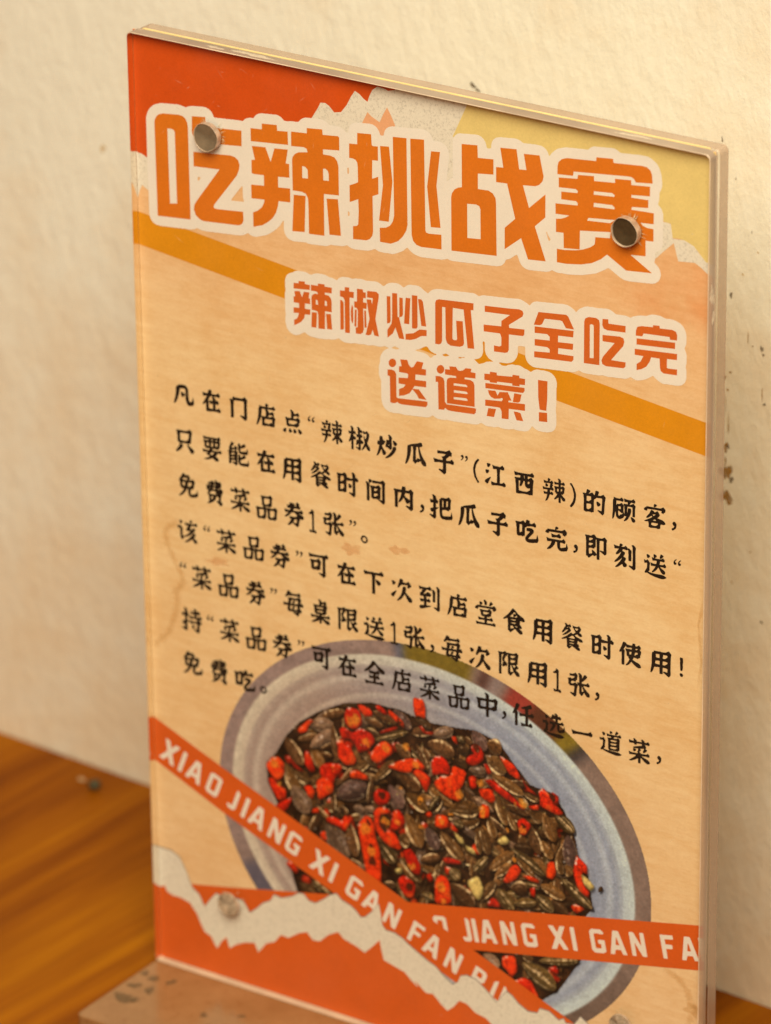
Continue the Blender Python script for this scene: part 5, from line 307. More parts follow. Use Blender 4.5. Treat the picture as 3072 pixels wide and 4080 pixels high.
'免': '-241 501 -279 466 -324 372 -392 275 -422 216 -451 201 -454 192 -415 133 -400 78 -393 -47 -376 -116 -332 -118 -318 -154 -234 -144 -224 -152 -253 -217 -304 -295 -463 -473 -461 -494 -444 -502 -360 -467 -262 -397 -157 -281 -52 -114 -29 -121 -28 -247 -13 -344 18 -400 67 -437 95 -449 158 -453 305 -418 382 -385 424 -377 461 -283 463 -248 410 -76 375 -235 326 -260 137 -328 121 -326 106 -306 108 -117 179 -113 210 -94 228 -71 256 -68 281 101 298 116 315 174 319 240 228 330 109 260 39 247 38 255 115 325 110 352 59 383 54 425 39 444 15 449 -10 486 -94 423 -115 421 -129 460 -227 502|-202 319 -192 325 -178 299 -150 299 -80 325 -52 325 -60 282 -56 240 -143 230 -290 227|-200 130 -164 135 -160 126 -177 6 -185 -22 -199 -27 -262 -15 -273 82 -262 119|-9 146 88 157 165 154 152 69 53 -11 -23 -16 -6 63',
'费': '40 525 5 516 -3 505 35 446 33 416 -30 412 -43 460 -51 463 -149 459 -171 407 -299 389 -298 298 -184 301 -181 287 -191 268 -268 269 -317 284 -325 261 -400 234 -370 173 -387 74 -338 57 -331 14 -280 13 -362 -113 -352 -129 -324 -126 -286 -177 -272 -260 -279 -344 -271 -386 -261 -395 -233 -396 -359 -504 -352 -530 -268 -515 -198 -487 -114 -438 -27 -372 40 -292 71 -230 68 -165 173 -164 183 -179 180 -326 96 -324 80 -349 79 -370 236 -500 271 -517 299 -514 365 -457 366 -387 358 -367 341 -352 298 -337 296 -218 323 -97 313 -70 355 -28 361 11 385 41 400 141 306 220 201 157 166 153 156 162 159 185 222 185 259 213 264 248 313 259 341 408 250 498 173 455 82 530|-31 321 40 327 41 278 -36 271 -40 285|-65 178 40 189 40 138 -86 127|-248 148 -212 151 -218 123 -259 120|-137 32 39 47 43 -37 53 -64 117 -64 118 -72 -51 -90 -198 -95 -226 -104 -245 -89 -242 -82|-150 -193 -69 -186 -100 -266 -128 -307 -156 -329 -164 -257',
'菜': '-234 470 -269 460 -278 450 -247 397 -245 376 -255 366 -332 358 -395 362 -458 379 -461 351 -437 248 -248 273 -232 251 -227 222 -143 226 -126 232 -124 274 -115 290 95 310 105 301 105 259 88 241 -192 151 -277 107 -276 85 -241 76 -53 91 -65 -15 -98 -31 -64 -105 -318 -123 -463 -104 -437 -233 -262 -204 -138 -196 -196 -264 -437 -458 -437 -483 -423 -490 -325 -466 -199 -400 -59 -310 -56 -476 -45 -503 53 -496 60 -252 154 -339 263 -417 312 -440 375 -450 457 -411 463 -390 441 -329 378 -278 207 -230 137 -202 101 -175 291 -157 389 -168 431 -151 442 -132 441 -63 404 -45 384 -11 361 -18 291 -71 109 -87 74 -96 49 -61 30 -55 -4 -23 46 19 71 53 70 74 21 105 193 143 202 134 195 113 155 32 157 -24 179 -32 207 -30 291 40 319 69 336 104 326 125 263 153 263 162 293 191 294 212 265 293 223 297 221 310 326 323 368 312 410 317 446 351 438 415 407 432 375 472 305 414 228 400 229 423 214 454 192 462 144 502 123 503 62 479 93 426 95 391 -108 370 -116 373 -112 401 -129 425 -153 433 -199 474|-241 73 -271 45 -272 -25 -262 -61 -227 -67 -192 -49 -155 -15 -140 7 -139 35 -150 51',
'品': '184 536 72 465 -173 448 -208 455 -276 431 -233 351 -234 309 -213 219 -215 142 -205 45 -194 35 -159 35 -151 1 -194 -33 -229 -44 -383 -44 -411 -54 -432 -44 -515 -72 -472 -153 -478 -181 -458 -263 -457 -396 -443 -493 -432 -503 -397 -503 -383 -538 -341 -537 -257 -510 -208 -506 -124 -525 -94 -498 -82 -475 -32 -465 -15 -282 -16 -184 7 -91 16 -85 26 -103 26 -152 46 -256 48 -395 58 -459 100 -461 112 -495 121 -499 282 -463 373 -482 408 -457 422 -433 465 -423 475 -394 482 -303 481 -184 515 -13 429 74 415 79 275 0 114 0 100 -4 93 -16 65 -1 -12 -21 -48 9 -47 17 -19 29 72 36 149 19 187 43 198 66 248 77 258 133 264 323 285 388 292 451 205 538|-2 370 135 378 145 369 144 229 135 193 121 194 23 117 -40 119 -88 132 -98 208 -100 306 -90 356|-310 -139 -180 -125 -138 -131 -135 -138 -135 -292 -145 -349 -166 -356 -243 -422 -306 -420 -330 -407 -337 -197 -332 -148|193 -96 324 -82 359 -86 368 -95 359 -310 338 -310 247 -381 191 -377 168 -364 159 -169 169 -105',
'券': '116 513 78 396 92 341 74 330 38 330 35 421 25 436 -94 442 -164 457 -200 436 -216 392 -220 327 -269 322 -332 338 -329 285 -304 192 -220 199 -170 214 -169 200 -206 133 -276 125 -381 130 -444 151 -455 141 -423 2 -353 6 -290 25 -275 16 -449 -181 -437 -206 -346 -173 -262 -118 -101 47 18 57 141 -46 53 -106 -17 -119 -52 -114 -222 -126 -222 -231 -157 -223 -148 -239 -184 -319 -308 -484 -297 -517 -248 -510 -192 -483 -80 -388 144 -516 217 -446 239 -255 258 -239 277 -143 354 -162 403 -146 453 -104 455 -76 440 -21 399 17 208 64 284 73 326 63 375 68 410 92 417 110 411 180 375 198 347 243 249 172 -43 141 11 239 158 245 242 231 277 250 297 275 293 345 249 375 233 402 233 416 251 439 249 469 151 517|25 -210 116 -203 118 -251 102 -359 -10 -357 -42 -349 0 -275',
'张': '30 509 -26 488 -28 480 13 413 6 377 19 309 19 120 2 108 -68 126 -54 19 -131 89 -271 8 -325 13 -337 40 -328 83 -306 114 -250 127 -152 110 -121 136 -117 192 -67 203 -64 273 -40 395 -75 438 -131 487 -264 410 -398 406 -397 307 -215 327 -187 320 -183 305 -201 273 -278 212 -299 210 -397 240 -412 216 -489 188 -458 135 -450 101 -455 -40 -405 -50 -400 -84 -390 -94 -236 -74 -192 -87 -191 -150 -215 -360 -362 -354 -382 -391 -180 -511 -166 -510 -100 -444 -77 -162 -57 -111 -41 -26 -26 -14 9 -12 18 -21 20 -48 23 -330 51 -337 114 -400 149 -397 165 -386 240 -251 323 -366 345 -380 394 -398 464 -384 488 -352 489 -282 480 -261 436 -211 387 -180 273 -76 205 16 212 26 240 29 345 30 436 20 481 54 479 131 441 148 417 188 408 190 317 121 149 107 140 116 142 174 201 212 306 319 369 401 369 450 275 495 261 494 225 459 179 357 142 303 153 390 138 445 58 511|141 -17 142 -10 150 -16 214 -193 198 -209 149 -231 139 -220',
'该': '157 501 127 483 112 418 121 377 143 368 178 379 213 404 252 451 242 472 220 486|-347 417 -372 391 -364 315 -342 275 -319 263 -298 269 -266 288 -235 322 -225 369 -237 389 -256 397|409 432 339 374 227 356 24 344 -32 354 -74 351 -123 363 -103 246 -95 234 35 251 -18 146 -32 132 -63 124 -57 89 -62 61 -39 0 80 27 122 22 129 14 55 -69 -137 -233 -143 -226 -136 -198 -144 -188 -214 -227 -237 -227 -237 -73 -217 54 -218 89 -233 116 -256 125 -298 175 -319 175 -340 211 -410 156 -482 172 -459 42 -396 63 -347 64 -349 -300 -332 -312 -330 -340 -270 -394 -221 -384 -151 -244 -130 -262 -109 -262 3 -224 129 -142 211 -77 322 37 370 111 383 154 374 170 290 212 185 93 178 113 143 136 135 154 174 207 192 274 346 287 423 274 479 301 482 373 443 398 423 433|318 -5 255 -57 202 -134 157 -168 146 -202 80 -273 -127 -463 -143 -485 -137 -496 -116 -501 -32 -472 87 -398 213 -300 229 -307 308 -419 346 -446 395 -444 437 -427 454 -392 460 -350 447 -316 430 -295 305 -223 309 -209 369 -141 402 -61',
'可': '366 507 275 433 247 429 219 439 107 410 -271 385 -327 393 -376 390 -439 412 -458 407 -434 269 -428 248 -418 245 -390 254 -348 252 -243 282 173 314 187 119 179 -323 170 -333 30 -325 9 -342 1 -366 240 -507 317 -427 328 -387 328 -247 320 -220 321 200 335 306 345 315 415 318 450 342 458 359 452 435 436 450 408 459 381 506|9 259 -131 173 -278 171 -292 158 -313 169 -341 168 -413 145 -363 58 -365 30 -346 -39 -345 -151 -327 -235 -278 -236 -257 -259 -117 -226 -61 -231 -26 -246 16 -210 73 -199 90 -107 90 -9 104 28 124 155 44 243 23 260|-169 68 -96 76 -46 71 -45 -48 -47 -59 -68 -47 -159 -122 -180 -125 -204 -111 -211 15 -201 53',
'下': '366 507 261 424 -5 394 -47 410 -110 391 -236 380 -383 390 -458 407 -457 372 -425 235 -327 247 -271 264 -89 282 -93 249 -79 159 -79 -58 -72 -85 -79 -114 -80 -485 -68 -507 51 -498 62 -487 70 -346 61 -228 62 87 76 228 74 298 303 313 373 298 443 327 458 352 451 435 408 456 380 503|107 128 78 96 83 75 112 -7 160 -87 219 -114 265 -99 319 -38 334 5 305 59 219 103',
'次': '-43 478 -80 437 -104 337 -171 143 -177 79 -162 70 -148 67 -87 108 -22 205 -1 222 62 229 111 247 272 258 282 244 263 201 262 166 286 144 307 144 335 148 370 172 456 259 454 291 398 323 393 366 354 390 328 432 230 357 202 348 76 350 66 359 79 395 77 451|-414 321 -437 295 -439 274 -407 158 -372 143 -330 155 -278 204 -259 247 -265 268 -274 282 -337 312|76 172 39 77 16 -72 -27 -181 -76 -269 -206 -448 -206 -469 -197 -478 -176 -476 -57 -405 48 -290 146 -133 235 -299 314 -401 356 -425 391 -429 461 -408 486 -375 485 -306 471 -272 447 -244 283 -134 187 -30 213 77 206 154 197 174 153 181|-232 -51 -351 -135 -477 -243 -486 -297 -414 -356 -393 -361 -342 -334 -236 -108 -221 -65',
'到': '367 530 299 507 341 427 335 384 349 266 349 155 342 -329 332 -340 311 -342 206 -335 187 -370 395 -492 465 -427 472 -395 462 108 470 144 469 340 480 404 460 479 430 488 381 531|17 471 -67 405 -130 391 -326 381 -480 401 -452 261 -340 281 -319 281 -312 273 -352 193 -396 131 -410 122 -441 122 -412 -15 -347 -6 -298 11 -275 -11 -260 -44 -267 -73 -261 -100 -270 -111 -375 -111 -440 -95 -412 -232 -340 -231 -263 -210 -253 -219 -252 -261 -256 -359 -396 -383 -461 -425 -455 -481 -438 -530 -347 -531 59 -355 85 -337 73 -327 -130 -341 -130 -201 -81 -194 -25 -208 3 -205 49 -172 48 -102 7 -71 -18 -32 -109 -102 -121 -102 -123 -26 -142 8 -165 17 -176 33 -88 23 -46 40 -11 29 17 39 63 81 83 111 82 139 68 166 3 205 -81 225 -200 120 -261 117 -149 259 -137 302 -67 312 3 297 38 299 89 328 90 405 52 428 26 470|164 372 99 350 96 343 139 277 132 234 153 89 145 -122 164 -145 255 -138 266 -125 266 175 279 233 276 288 258 322 234 331 185 374',
'堂': '-42 533 -97 512 -54 432 -51 334 -35 324 56 335 67 470 -14 535|217 514 151 379 159 345 182 329 224 341 296 399 326 436 322 465 245 517|-245 433 -267 414 -276 350 -269 309 -238 276 -371 259 -378 236 -399 231 -427 207 -478 144 -469 114 -441 95 -392 84 -357 88 -334 114 -332 163 -273 179 -63 196 7 210 84 208 301 227 315 218 299 175 385 137 394 141 423 193 455 189 465 203 478 295 392 379 287 318 -154 273 -217 276 -224 278 -219 285 -157 325 -131 369 -137 390 -154 406|189 203 70 132 -182 114 -210 121 -275 98 -224 -17 -220 -79 -205 -134 -168 -131 -154 -166 -63 -151 -60 -205 -70 -215 -196 -227 -287 -219 -336 -205 -340 -229 -319 -332 -308 -337 -154 -308 -56 -302 -52 -401 -63 -412 -126 -410 -301 -424 -392 -417 -434 -405 -438 -441 -413 -535 -189 -501 210 -466 336 -464 392 -472 441 -446 443 -373 405 -348 385 -314 294 -374 63 -398 63 -292 182 -280 273 -293 301 -282 327 -257 325 -194 287 -168 266 -134 245 -142 182 -193 63 -202 70 -133 140 -147 179 -122 189 -100 224 -101 240 -82 249 3 262 18 281 117 203 199|-15 43 133 52 142 43 141 15 105 7 28 -54 -91 -48 -106 -41 -113 -21 -112 23 -98 32',
'食': '-53 501 -109 440 -172 338 -233 259 -340 142 -410 81 -480 2 -483 -15 -466 -29 -375 7 -305 51 -288 44 -281 -102 -274 -123 -275 -242 -282 -278 -274 -431 -263 -440 -233 -441 -193 -497 -158 -502 -137 -492 38 -319 136 -407 227 -475 297 -491 346 -471 374 -454 382 -438 369 -362 322 -317 234 -283 332 -236 348 -217 353 -196 294 -117 261 -105 266 7 290 69 388 42 475 74 483 102 459 164 430 200 395 224 318 254 183 329 59 435 45 459 -39 502|15 364 24 364 79 285 -4 289 -34 269 -35 191 -25 162 0 145 -190 136 -74 253|104 238 115 241 150 193 101 160 52 147 5 146 73 197|-126 44 92 62 52 22 -4 9 -144 21 -150 35|-34 -74 31 -65 86 -71 45 -112 -46 -121 -158 -113 -151 -103|34 -202 80 -195 143 -212 144 -220 122 -244 52 -217|-105 -220 -66 -217 5 -295 -158 -345 -159 -232',
'使': '-283 458 -328 403 -366 281 -453 99 -476 27 -474 13 -451 1 -381 37 -372 7 -364 -230 -371 -259 -372 -413 -362 -482 -255 -476 -245 -465 -244 -10 -230 75 -238 117 -255 143 -282 162 -185 320 -164 248 -73 260 -3 280 60 285 70 269 70 234 60 223 -94 216 -108 201 -129 212 -157 212 -218 188 -162 74 -154 -44 -144 -85 -94 -88 -75 -149 -31 -202 -71 -289 -189 -460 -179 -487 -87 -439 -35 -398 53 -284 165 -371 291 -449 382 -465 466 -428 475 -390 431 -306 354 -264 277 -248 179 -213 123 -190 115 -175 151 -87 214 -80 312 -98 340 -88 382 -48 432 -36 442 70 462 120 476 219 413 291 456 330 452 409 417 429 382 473 298 406 235 393 225 408 215 484 200 487 99 474 82 389 74 380 -45 376 -157 388 -166 396 -171 432|234 297 312 306 339 299 339 292 263 243 242 239 231 248|-4 116 46 123 56 114 47 36 32 4 -24 8 -33 22 -34 99|213 134 284 144 326 137 319 74 298 82 214 14 188 13',
'每': '-222 508 -260 482 -312 358 -365 270 -373 227 -355 205 -292 223 -194 309 -189 285 -180 283 -152 291 -124 287 -19 316 135 330 205 335 261 324 264 316 163 250 121 237 -110 226 -131 231 -152 220 -173 229 -257 204 -260 195 -222 135 -233 99 -234 15 -243 -27 -397 -30 -474 -11 -449 -150 -439 -158 -327 -137 -260 -134 -282 -318 -271 -333 -236 -341 -225 -376 -152 -374 -96 -355 4 -343 -14 -372 -12 -387 198 -508 226 -489 269 -439 288 -333 345 -337 377 -318 396 -295 390 -219 352 -197 324 -156 308 -156 316 -85 352 -79 394 -89 429 -87 474 -51 472 26 429 50 408 87 401 89 336 50 341 92 361 129 377 221 366 244 292 319 317 326 352 352 354 436 310 460 282 500 184 426 -19 408 -103 415 -112 424 -107 460 -117 471|-65 127 205 152 215 130 205 10 17 -6 102 79 100 108 51 119 9 113 -22 89 -37 32 -32 -10 -110 -17 -113 -3 -86 77 -85 112|-132 -116 189 -89 178 -216 163 -234 100 -247 -3 -245 65 -187 81 -161 83 -140 58 -126 -5 -123 -43 -151 -59 -215 -55 -250 -82 -255 -145 -244|32 -340 149 -327 163 -336 156 -351 142 -355 51 -349',
'桌': '-15 522 -85 503 -92 494 -62 440 -48 386 -50 266 -225 258 -232 248 -274 258 -316 246 -331 229 -292 162 -296 141 -279 79 -271 -67 -261 -94 -225 -100 -213 -146 -204 -149 -134 -144 -78 -125 -57 -126 -61 -175 -309 -192 -454 -174 -428 -307 -358 -302 -295 -284 -148 -274 -218 -344 -355 -438 -407 -489 -409 -513 -400 -522 -379 -522 -281 -496 -141 -429 -50 -375 -44 -496 62 -490 69 -323 272 -465 349 -485 384 -475 426 -452 451 -426 427 -351 405 -328 356 -307 230 -285 153 -263 135 -250 314 -231 363 -241 419 -235 447 -218 454 -202 447 -136 411 -114 384 -78 307 -138 174 -158 83 -164 75 -122 83 -112 104 -110 160 -125 188 -122 230 -91 237 -59 279 -50 288 -34 297 135 309 157 329 264 273 329 293 366 288 428 223 487 139 422 83 424 63 465 45 471|93 328 198 337 132 288 76 276 66 283 67 304 76 320|-132 169 132 194 146 185 83 129 -64 116 -162 123 -156 159|-46 29 69 42 118 36 134 23 97 -10 48 -29 13 -32 -15 -21 -92 -34 -155 -23 -155 -2 -134 10',
'限': '-159 474 -271 405 -362 403 -383 393 -418 405 -485 381 -445 307 -450 251 -443 231 -435 21 -442 -420 -433 -518 -334 -514 -322 -501 -323 157 -309 277 -313 312 -228 319 -308 130 -303 117 -271 105 -297 68 -255 23 -249 2 -286 -29 -258 -69 -299 -104 -308 -122 -264 -186 -243 -196 -152 -129 -96 -142 -80 -131 -65 -24 -145 51 -173 64 -196 112 -125 272 -117 280 -89 279 -79 289 -61 362 -44 341 -51 292 -37 202 -37 -260 -44 -295 -34 -435 9 -437 51 -485 86 -483 126 -442 226 -306 317 -422 345 -440 394 -457 471 -436 485 -412 481 -342 467 -315 440 -282 351 -227 316 -195 317 -188 429 -118 439 -93 433 -73 366 -12 345 -4 342 10 346 32 387 34 396 50 406 254 439 432 345 518 219 445 37 436 16 426 -12 439 -89 420|105 347 261 363 289 356 292 328 289 321 268 330 184 261 114 261 84 275 89 339|168 178 240 180 282 166 282 134 184 64 128 60 79 71 79 150 121 169|167 -26 254 -24 305 -35 306 -42 240 -123 184 -60|80 -47 100 -42 108 -52 212 -290 100 -328 77 -327',
'持': '-312 478 -379 456 -336 376 -344 347 -340 229 -417 234 -466 249 -480 244 -452 106 -389 115 -340 133 -330 124 -333 -86 -438 -120 -469 -168 -431 -256 -375 -255 -340 -237 -336 -360 -347 -371 -368 -373 -466 -367 -489 -386 -490 -408 -298 -519 -277 -519 -211 -447 -212 -139 -119 -61 -98 -150 -88 -163 192 -116 248 -127 242 -359 220 -364 108 -355 85 -394 276 -505 297 -511 311 -503 360 -450 372 -418 367 -125 423 -122 465 -96 472 -81 466 -11 430 7 402 51 381 37 363 71 345 83 367 88 430 74 465 91 490 117 490 180 483 193 449 211 416 252 339 187 249 173 247 271 255 281 276 283 353 270 402 296 412 313 405 383 367 405 339 444 261 384 258 433 243 460 164 519 80 496 117 428 118 365 10 367 -53 388 -61 378 -32 242 121 267 125 163 31 158 -116 178 -120 170 -97 46 -88 37 -60 46 -32 41 108 74 206 80 241 26 235 -24 192 -38 171 -32 52 -42 -53 -37 -116 -20 -130 -36 -207 -56 -216 -41 -215 127 -172 126 -140 147 -128 169 -133 232 -209 302 -203 373 -220 427 -244 432 -298 480|17 -202 -7 -234 8 -337 31 -359 66 -356 139 -291 148 -269 145 -242 87 -209',
'全': '-59 520 -115 459 -191 331 -273 219 -448 37 -482 -15 -472 -37 -430 -28 -360 0 -269 54 -243 -65 -234 -73 -213 -66 -164 -69 -108 -51 -80 -51 -71 -106 -80 -137 -199 -133 -262 -114 -271 -123 -243 -261 -234 -273 -67 -246 -64 -365 -80 -377 -276 -386 -325 -376 -381 -380 -444 -359 -448 -383 -420 -514 -416 -520 -325 -510 -276 -491 25 -458 277 -444 354 -459 389 -449 427 -414 419 -338 375 -308 347 -268 249 -340 81 -363 64 -354 74 -233 102 -230 179 -246 235 -215 244 -199 238 -122 193 -93 175 -57 175 -51 232 -18 245 4 238 81 197 105 175 145 158 146 60 70 -3 64 -31 77 -115 62 -171 71 -192 66 -237 82 -82 229 25 358 151 181 277 61 340 31 389 28 459 55 482 81 467 163 445 198 403 230 218 317 109 403 65 444 46 475|79 -38 116 -34 157 -45 159 -52 74 -119',
'中': '-15 507 -111 477 -61 383 -66 327 -57 251 -330 232 -365 219 -386 231 -414 231 -484 211 -493 200 -440 113 -446 85 -418 -32 -424 -110 -409 -213 -351 -215 -345 -243 -337 -246 -232 -230 -176 -211 -57 -204 -52 -498 -36 -507 76 -498 88 -486 90 -191 216 -179 314 -198 384 -152 443 -141 458 -7 458 105 472 128 493 248 465 288 384 360 251 282 202 270 98 264 94 305 102 376 86 431 76 444 52 449|-115 134 -64 140 -54 132 -56 -92 -197 -100 -271 -90 -284 -42 -284 21 -282 63 -267 114|90 151 313 163 314 1 293 11 195 -65 90 -81',
'任': '291 498 151 419 -24 346 -87 296 -81 268 -73 265 -10 257 75 261 71 225 83 177 84 72 -3 63 -115 67 -185 87 -195 77 -164 -70 -87 -65 53 -32 81 -30 90 -39 91 -130 83 -159 88 -333 53 -339 -52 -332 -115 -314 -90 -460 -80 -473 -17 -470 74 -443 172 -428 263 -427 354 -447 410 -412 418 -396 413 -320 372 -295 340 -248 249 -322 228 -332 217 -322 225 -245 221 -21 333 -15 417 -29 452 -10 476 15 475 92 428 123 403 163 382 156 305 89 228 82 218 91 235 302 354 338 382 359 398 386 349 501|-290 442 -335 380 -366 265 -409 164 -429 141 -424 127 -460 54 -476 -10 -451 -37 -395 -6 -379 -23 -371 -120 -371 -316 -378 -366 -371 -393 -370 -491 -360 -501 -255 -492 -245 -480 -237 -354 -245 -165 -237 -32 -225 32 -248 107 -269 111 -282 125 -204 258 -161 360 -164 417 -269 443',
'选': '70 497 35 488 25 478 62 411 56 402 -28 433 -49 436 -70 424 -104 334 -136 275 -144 232 -140 214 -119 202 -84 213 -42 245 -28 240 63 258 63 131 -21 121 -133 125 -182 141 -199 137 -175 12 -112 14 -70 26 -60 15 -89 -106 -179 -268 -178 -296 -168 -303 -105 -278 -24 -199 45 -95 86 14 88 42 98 52 133 55 142 47 151 -142 179 -216 215 -248 252 -263 315 -258 462 -202 499 -119 500 -91 455 67 420 -77 287 -140 265 -139 255 -105 266 57 322 65 385 51 413 59 444 86 443 156 405 174 378 213 301 151 181 141 181 274 196 278 266 264 315 284 325 300 324 363 287 388 266 421 245 415 192 373 184 428 168 455 105 499|-371 356 -387 338 -390 316 -373 234 -343 206 -301 216 -249 265 -237 294 -242 315 -294 348|-350 146 -420 94 -490 117 -500 111 -478 -13 -448 -14 -378 12 -368 3 -361 -31 -369 -186 -459 -347 -466 -383 -452 -403 -406 -402 -371 -381 -238 -430 -112 -461 196 -499 308 -489 350 -477 464 -409 462 -386 364 -339 301 -329 238 -326 -14 -349 -42 -343 -112 -350 -259 -341 -301 -331 -303 -320 -248 -253 -262 -205 -255 -183 -256 -85 -234 22 -251 55 -275 67 -284 101 -316 120 -336 150',
'一': '363 131 272 56 160 45 139 36 -267 8 -316 19 -379 16 -449 42 -459 31 -421 -134 -351 -132 -260 -102 90 -66 125 -70 300 -56 384 -72 412 -65 457 -31 459 53 451 67 412 84 384 134',
'道': '242 497 188 378 193 354 221 342 242 345 281 372 344 441 340 457 277 493|-17 454 -34 436 -41 387 -33 345 -10 332 55 367 81 394 84 411 74 428 32 451|-353 348 -371 324 -363 268 -349 235 -335 215 -311 203 -283 210 -239 251 -228 280 -233 300 -241 314 -290 340|396 391 326 338 -45 306 -178 323 -157 213 29 232 4 178 -45 173 -59 164 -80 173 -148 154 -112 87 -119 58 -105 -32 -112 -186 -105 -305 -66 -322 -59 -357 -66 -360 -192 -357 -298 -342 -301 -335 -239 -260 -237 -239 -251 -219 -245 -93 -224 -7 -225 28 -257 60 -262 84 -297 111 -311 135 -388 82 -479 99 -482 83 -460 -13 -430 -14 -388 3 -346 5 -337 -37 -345 -199 -432 -353 -446 -390 -442 -403 -416 -410 -346 -386 -262 -419 -94 -461 235 -497 298 -491 389 -468 480 -418 482 -402 473 -393 347 -347 151 -349 -10 -363 -46 -356 60 -329 235 -315 305 -322 340 -304 347 -280 383 -270 392 -178 393 102 408 159 405 180 333 250 235 192 125 184 179 254 361 263 417 253 452 272 462 290 460 345 431 361 410 391|93 104 277 117 285 107 207 47 53 35 -1 47 0 89|91 -36 193 -24 249 -28 271 -42 207 -92 53 -105 -10 -94 -10 -60|92 -176 193 -165 249 -168 284 -181 214 -238 165 -250 39 -254 -9 -240 -4 -198',
'1': '-33 479 -67 470 -53 435 -80 393 -181 309 -166 278 -131 270 -33 292 -29 78 -22 50 -30 -377 -40 -385 -159 -359 -156 -405 -140 -468 -131 -472 -82 -472 -26 -459 72 -459 135 -479 181 -454 180 -391 149 -368 128 -335 79 -367 69 -356 68 288 76 400 65 432 9 474',
'（': '69 -487 49 -474 -89 -267 -106 -167 -128 -120 -138 67 -79 287 -11 394 63 476 83 487 127 467 138 440 69 353 3 230 -45 13 1 -227 68 -353 137 -440 124 -460',
'）': '-84 -484 -125 -462 -135 -442 -7 -229 37 -62 34 78 -16 258 -59 344 -135 438 -124 465 -84 484 -62 478 -26 438 76 284 90 218 126 131 135 51 124 -136 82 -276 10 -396 -64 -480',
'，': '-73 -181 -99 -160 -103 -114 -80 -89 -32 -74 3 -7 0 7 -33 23 -68 66 -77 113 -40 165 -7 181 20 180 50 166 103 100 92 -20 54 -94 -40 -166',
'。': '0 -160 -47 -149 -86 -126 -154 -53 -163 7 -152 54 -114 115 -54 159 20 160 60 150 106 124 146 76 163 7 156 -53 120 -106 46 -157|-25 -79 33 -80 68 -59 85 -33 90 1 80 41 66 64 40 83 6 89 -34 82 -71 41 -81 -6 -74 -39 -54 -66',
'！': '-10 -389 -37 -379 -57 -358 -72 -322 -73 -282 -44 -247 23 -244 64 -282 75 -322 36 -379|-37 -144 -52 -116 -67 158 -59 218 -75 324 -61 378 -30 389 36 382 58 371 68 231 51 111 65 24 43 -122 23 -144',
}

# ------------------------------------------------------------------ setting: wall and table
WA = Vector((-102.9, 77.4, 0)); WU = Vector((.997081, -.07635101, 0)); WN = Vector((-.07635101, -.997081, 0))
wall_ang = math.atan2(WU.y, WU.x)
me = from_bm((lambda b: (bmesh.ops.create_cube(b, size=1.0), b)[1])(bmesh.new()), 'wall')
for v in me.vertices: v.co = (v.co.x*1.6, (v.co.y+.5)*.06, (v.co.z+.5)*1.25-.40)
wall = link('wall', me, mat_wall(), None, (WA.x*MM, WA.y*MM, 0)); wall.rotation_euler.z = wall_ang
wall['kind'] = 'structure'; wall['label'] = 'cream painted wall with a rough plaster finish behind the sign'
def soft_blob(name, mat, cx, cz, rx, rz, wob, seed, parent, y, thick=0.0, n=28):
    r = random.Random(seed); ph = [r.uniform(0, 6.28) for _ in range(4)]
    V = [(cx*MM, (y-thick)*MM, cz*MM)]; A = [1.0]; F = []
    for k, (f, a) in enumerate(((.55, 1.0), (.8, .9), (1.0, 0.0))):
        for i in range(n):
            t = 2*math.pi*i/n; w = 1+wob*(.5*math.sin(2*t+ph[0])+.35*math.sin(3*t+ph[1])+.3*math.sin(5*t+ph[2])+.2*math.sin(7*t+ph[3]))
            V.append(((cx+rx*f*w*math.cos(t))*MM, (y-thick*(1-f*f))*MM, (cz+rz*f*w*math.sin(t))*MM)); A.append(a)
    for i in range(n): F.append((0, 1+i, 1+(i+1) % n))
    for k in range(2):
        for i in range(n):
            a, b = 1+k*n+i, 1+k*n+(i+1) % n; F.append((a, a+n, b+n, b))
    me = bpy.data.meshes.new(name); me.from_pydata(V, [], F)
    at = me.attributes.new('fade', 'FLOAT', 'POINT'); at.data.foreach_set('value', A)
    return link(name, me, mat, parent)
OIL = mat_soft('brown_oil_splash', (.36, .19, .03), .35); DARK = mat_soft('dark_speck', (.15, .115, .075)); PALE = mat_soft('faint_tan_spot', (.68, .52, .32))
for i, (u, z, rx, rz, m) in enumerate(((207.3, 121.6, .75, 1.0, OIL), (207.5, 116.2, 1.5, 1.75, OIL), (208.9, 114.8, .55, .7, DARK), (207.6, 110.9, 1.35, 1.6, OIL), (208.5, 109.6, .6, .7, OIL),
        (208.0, 122.0, .4, .5, DARK), (208.1, 155.3, .45, .55, DARK), (215.9, 145.4, .4, .75, DARK), (216.3, 144.2, .25, .4, DARK), (205.4, 188.1, .18, .7, DARK), (142.3, 186.4, .9, .5, DARK), (143.6, 185.6, .6, .35, DARK), (217.1, 84.9, .45, .35, DARK),
        (207.7, 134.5, .25, .4, OIL), (208.3, 138.5, .3, .3, OIL), (206.9, 137.0, .3, .5, OIL), (208.0, 127.0, .12, 3.2, OIL), (207.2, 131.5, .10, 2.2, OIL), (216.8, 133.5, .3, .4, DARK), (216.2, 135.6, .15, 1.4, OIL),
        (212.5, 147.0, .14, 1.3, OIL), (213.7, 145.5, .2, .2, OIL), (207.4, 118.6, .18, 1.2, OIL),
        (38.9, 150.3, .8, .9, PALE), (213.0, 170.0, .14, .3, DARK), (214.6, 166, .25, .25, PALE), (208.9, 180.5, .18, .2, DARK), (211.0, 160.5, .35, .25, PALE), (214, 100, .3, .2, PALE), (209.5, 92, .25, .4, PALE))):
    s = soft_blob('stain', m, u, z, rx, rz, .55, i, wall, -.05-.004*i, .02)
    if m is OIL and rz > 1.5 and rx > 1: s['label'] = 'brown oily splash'

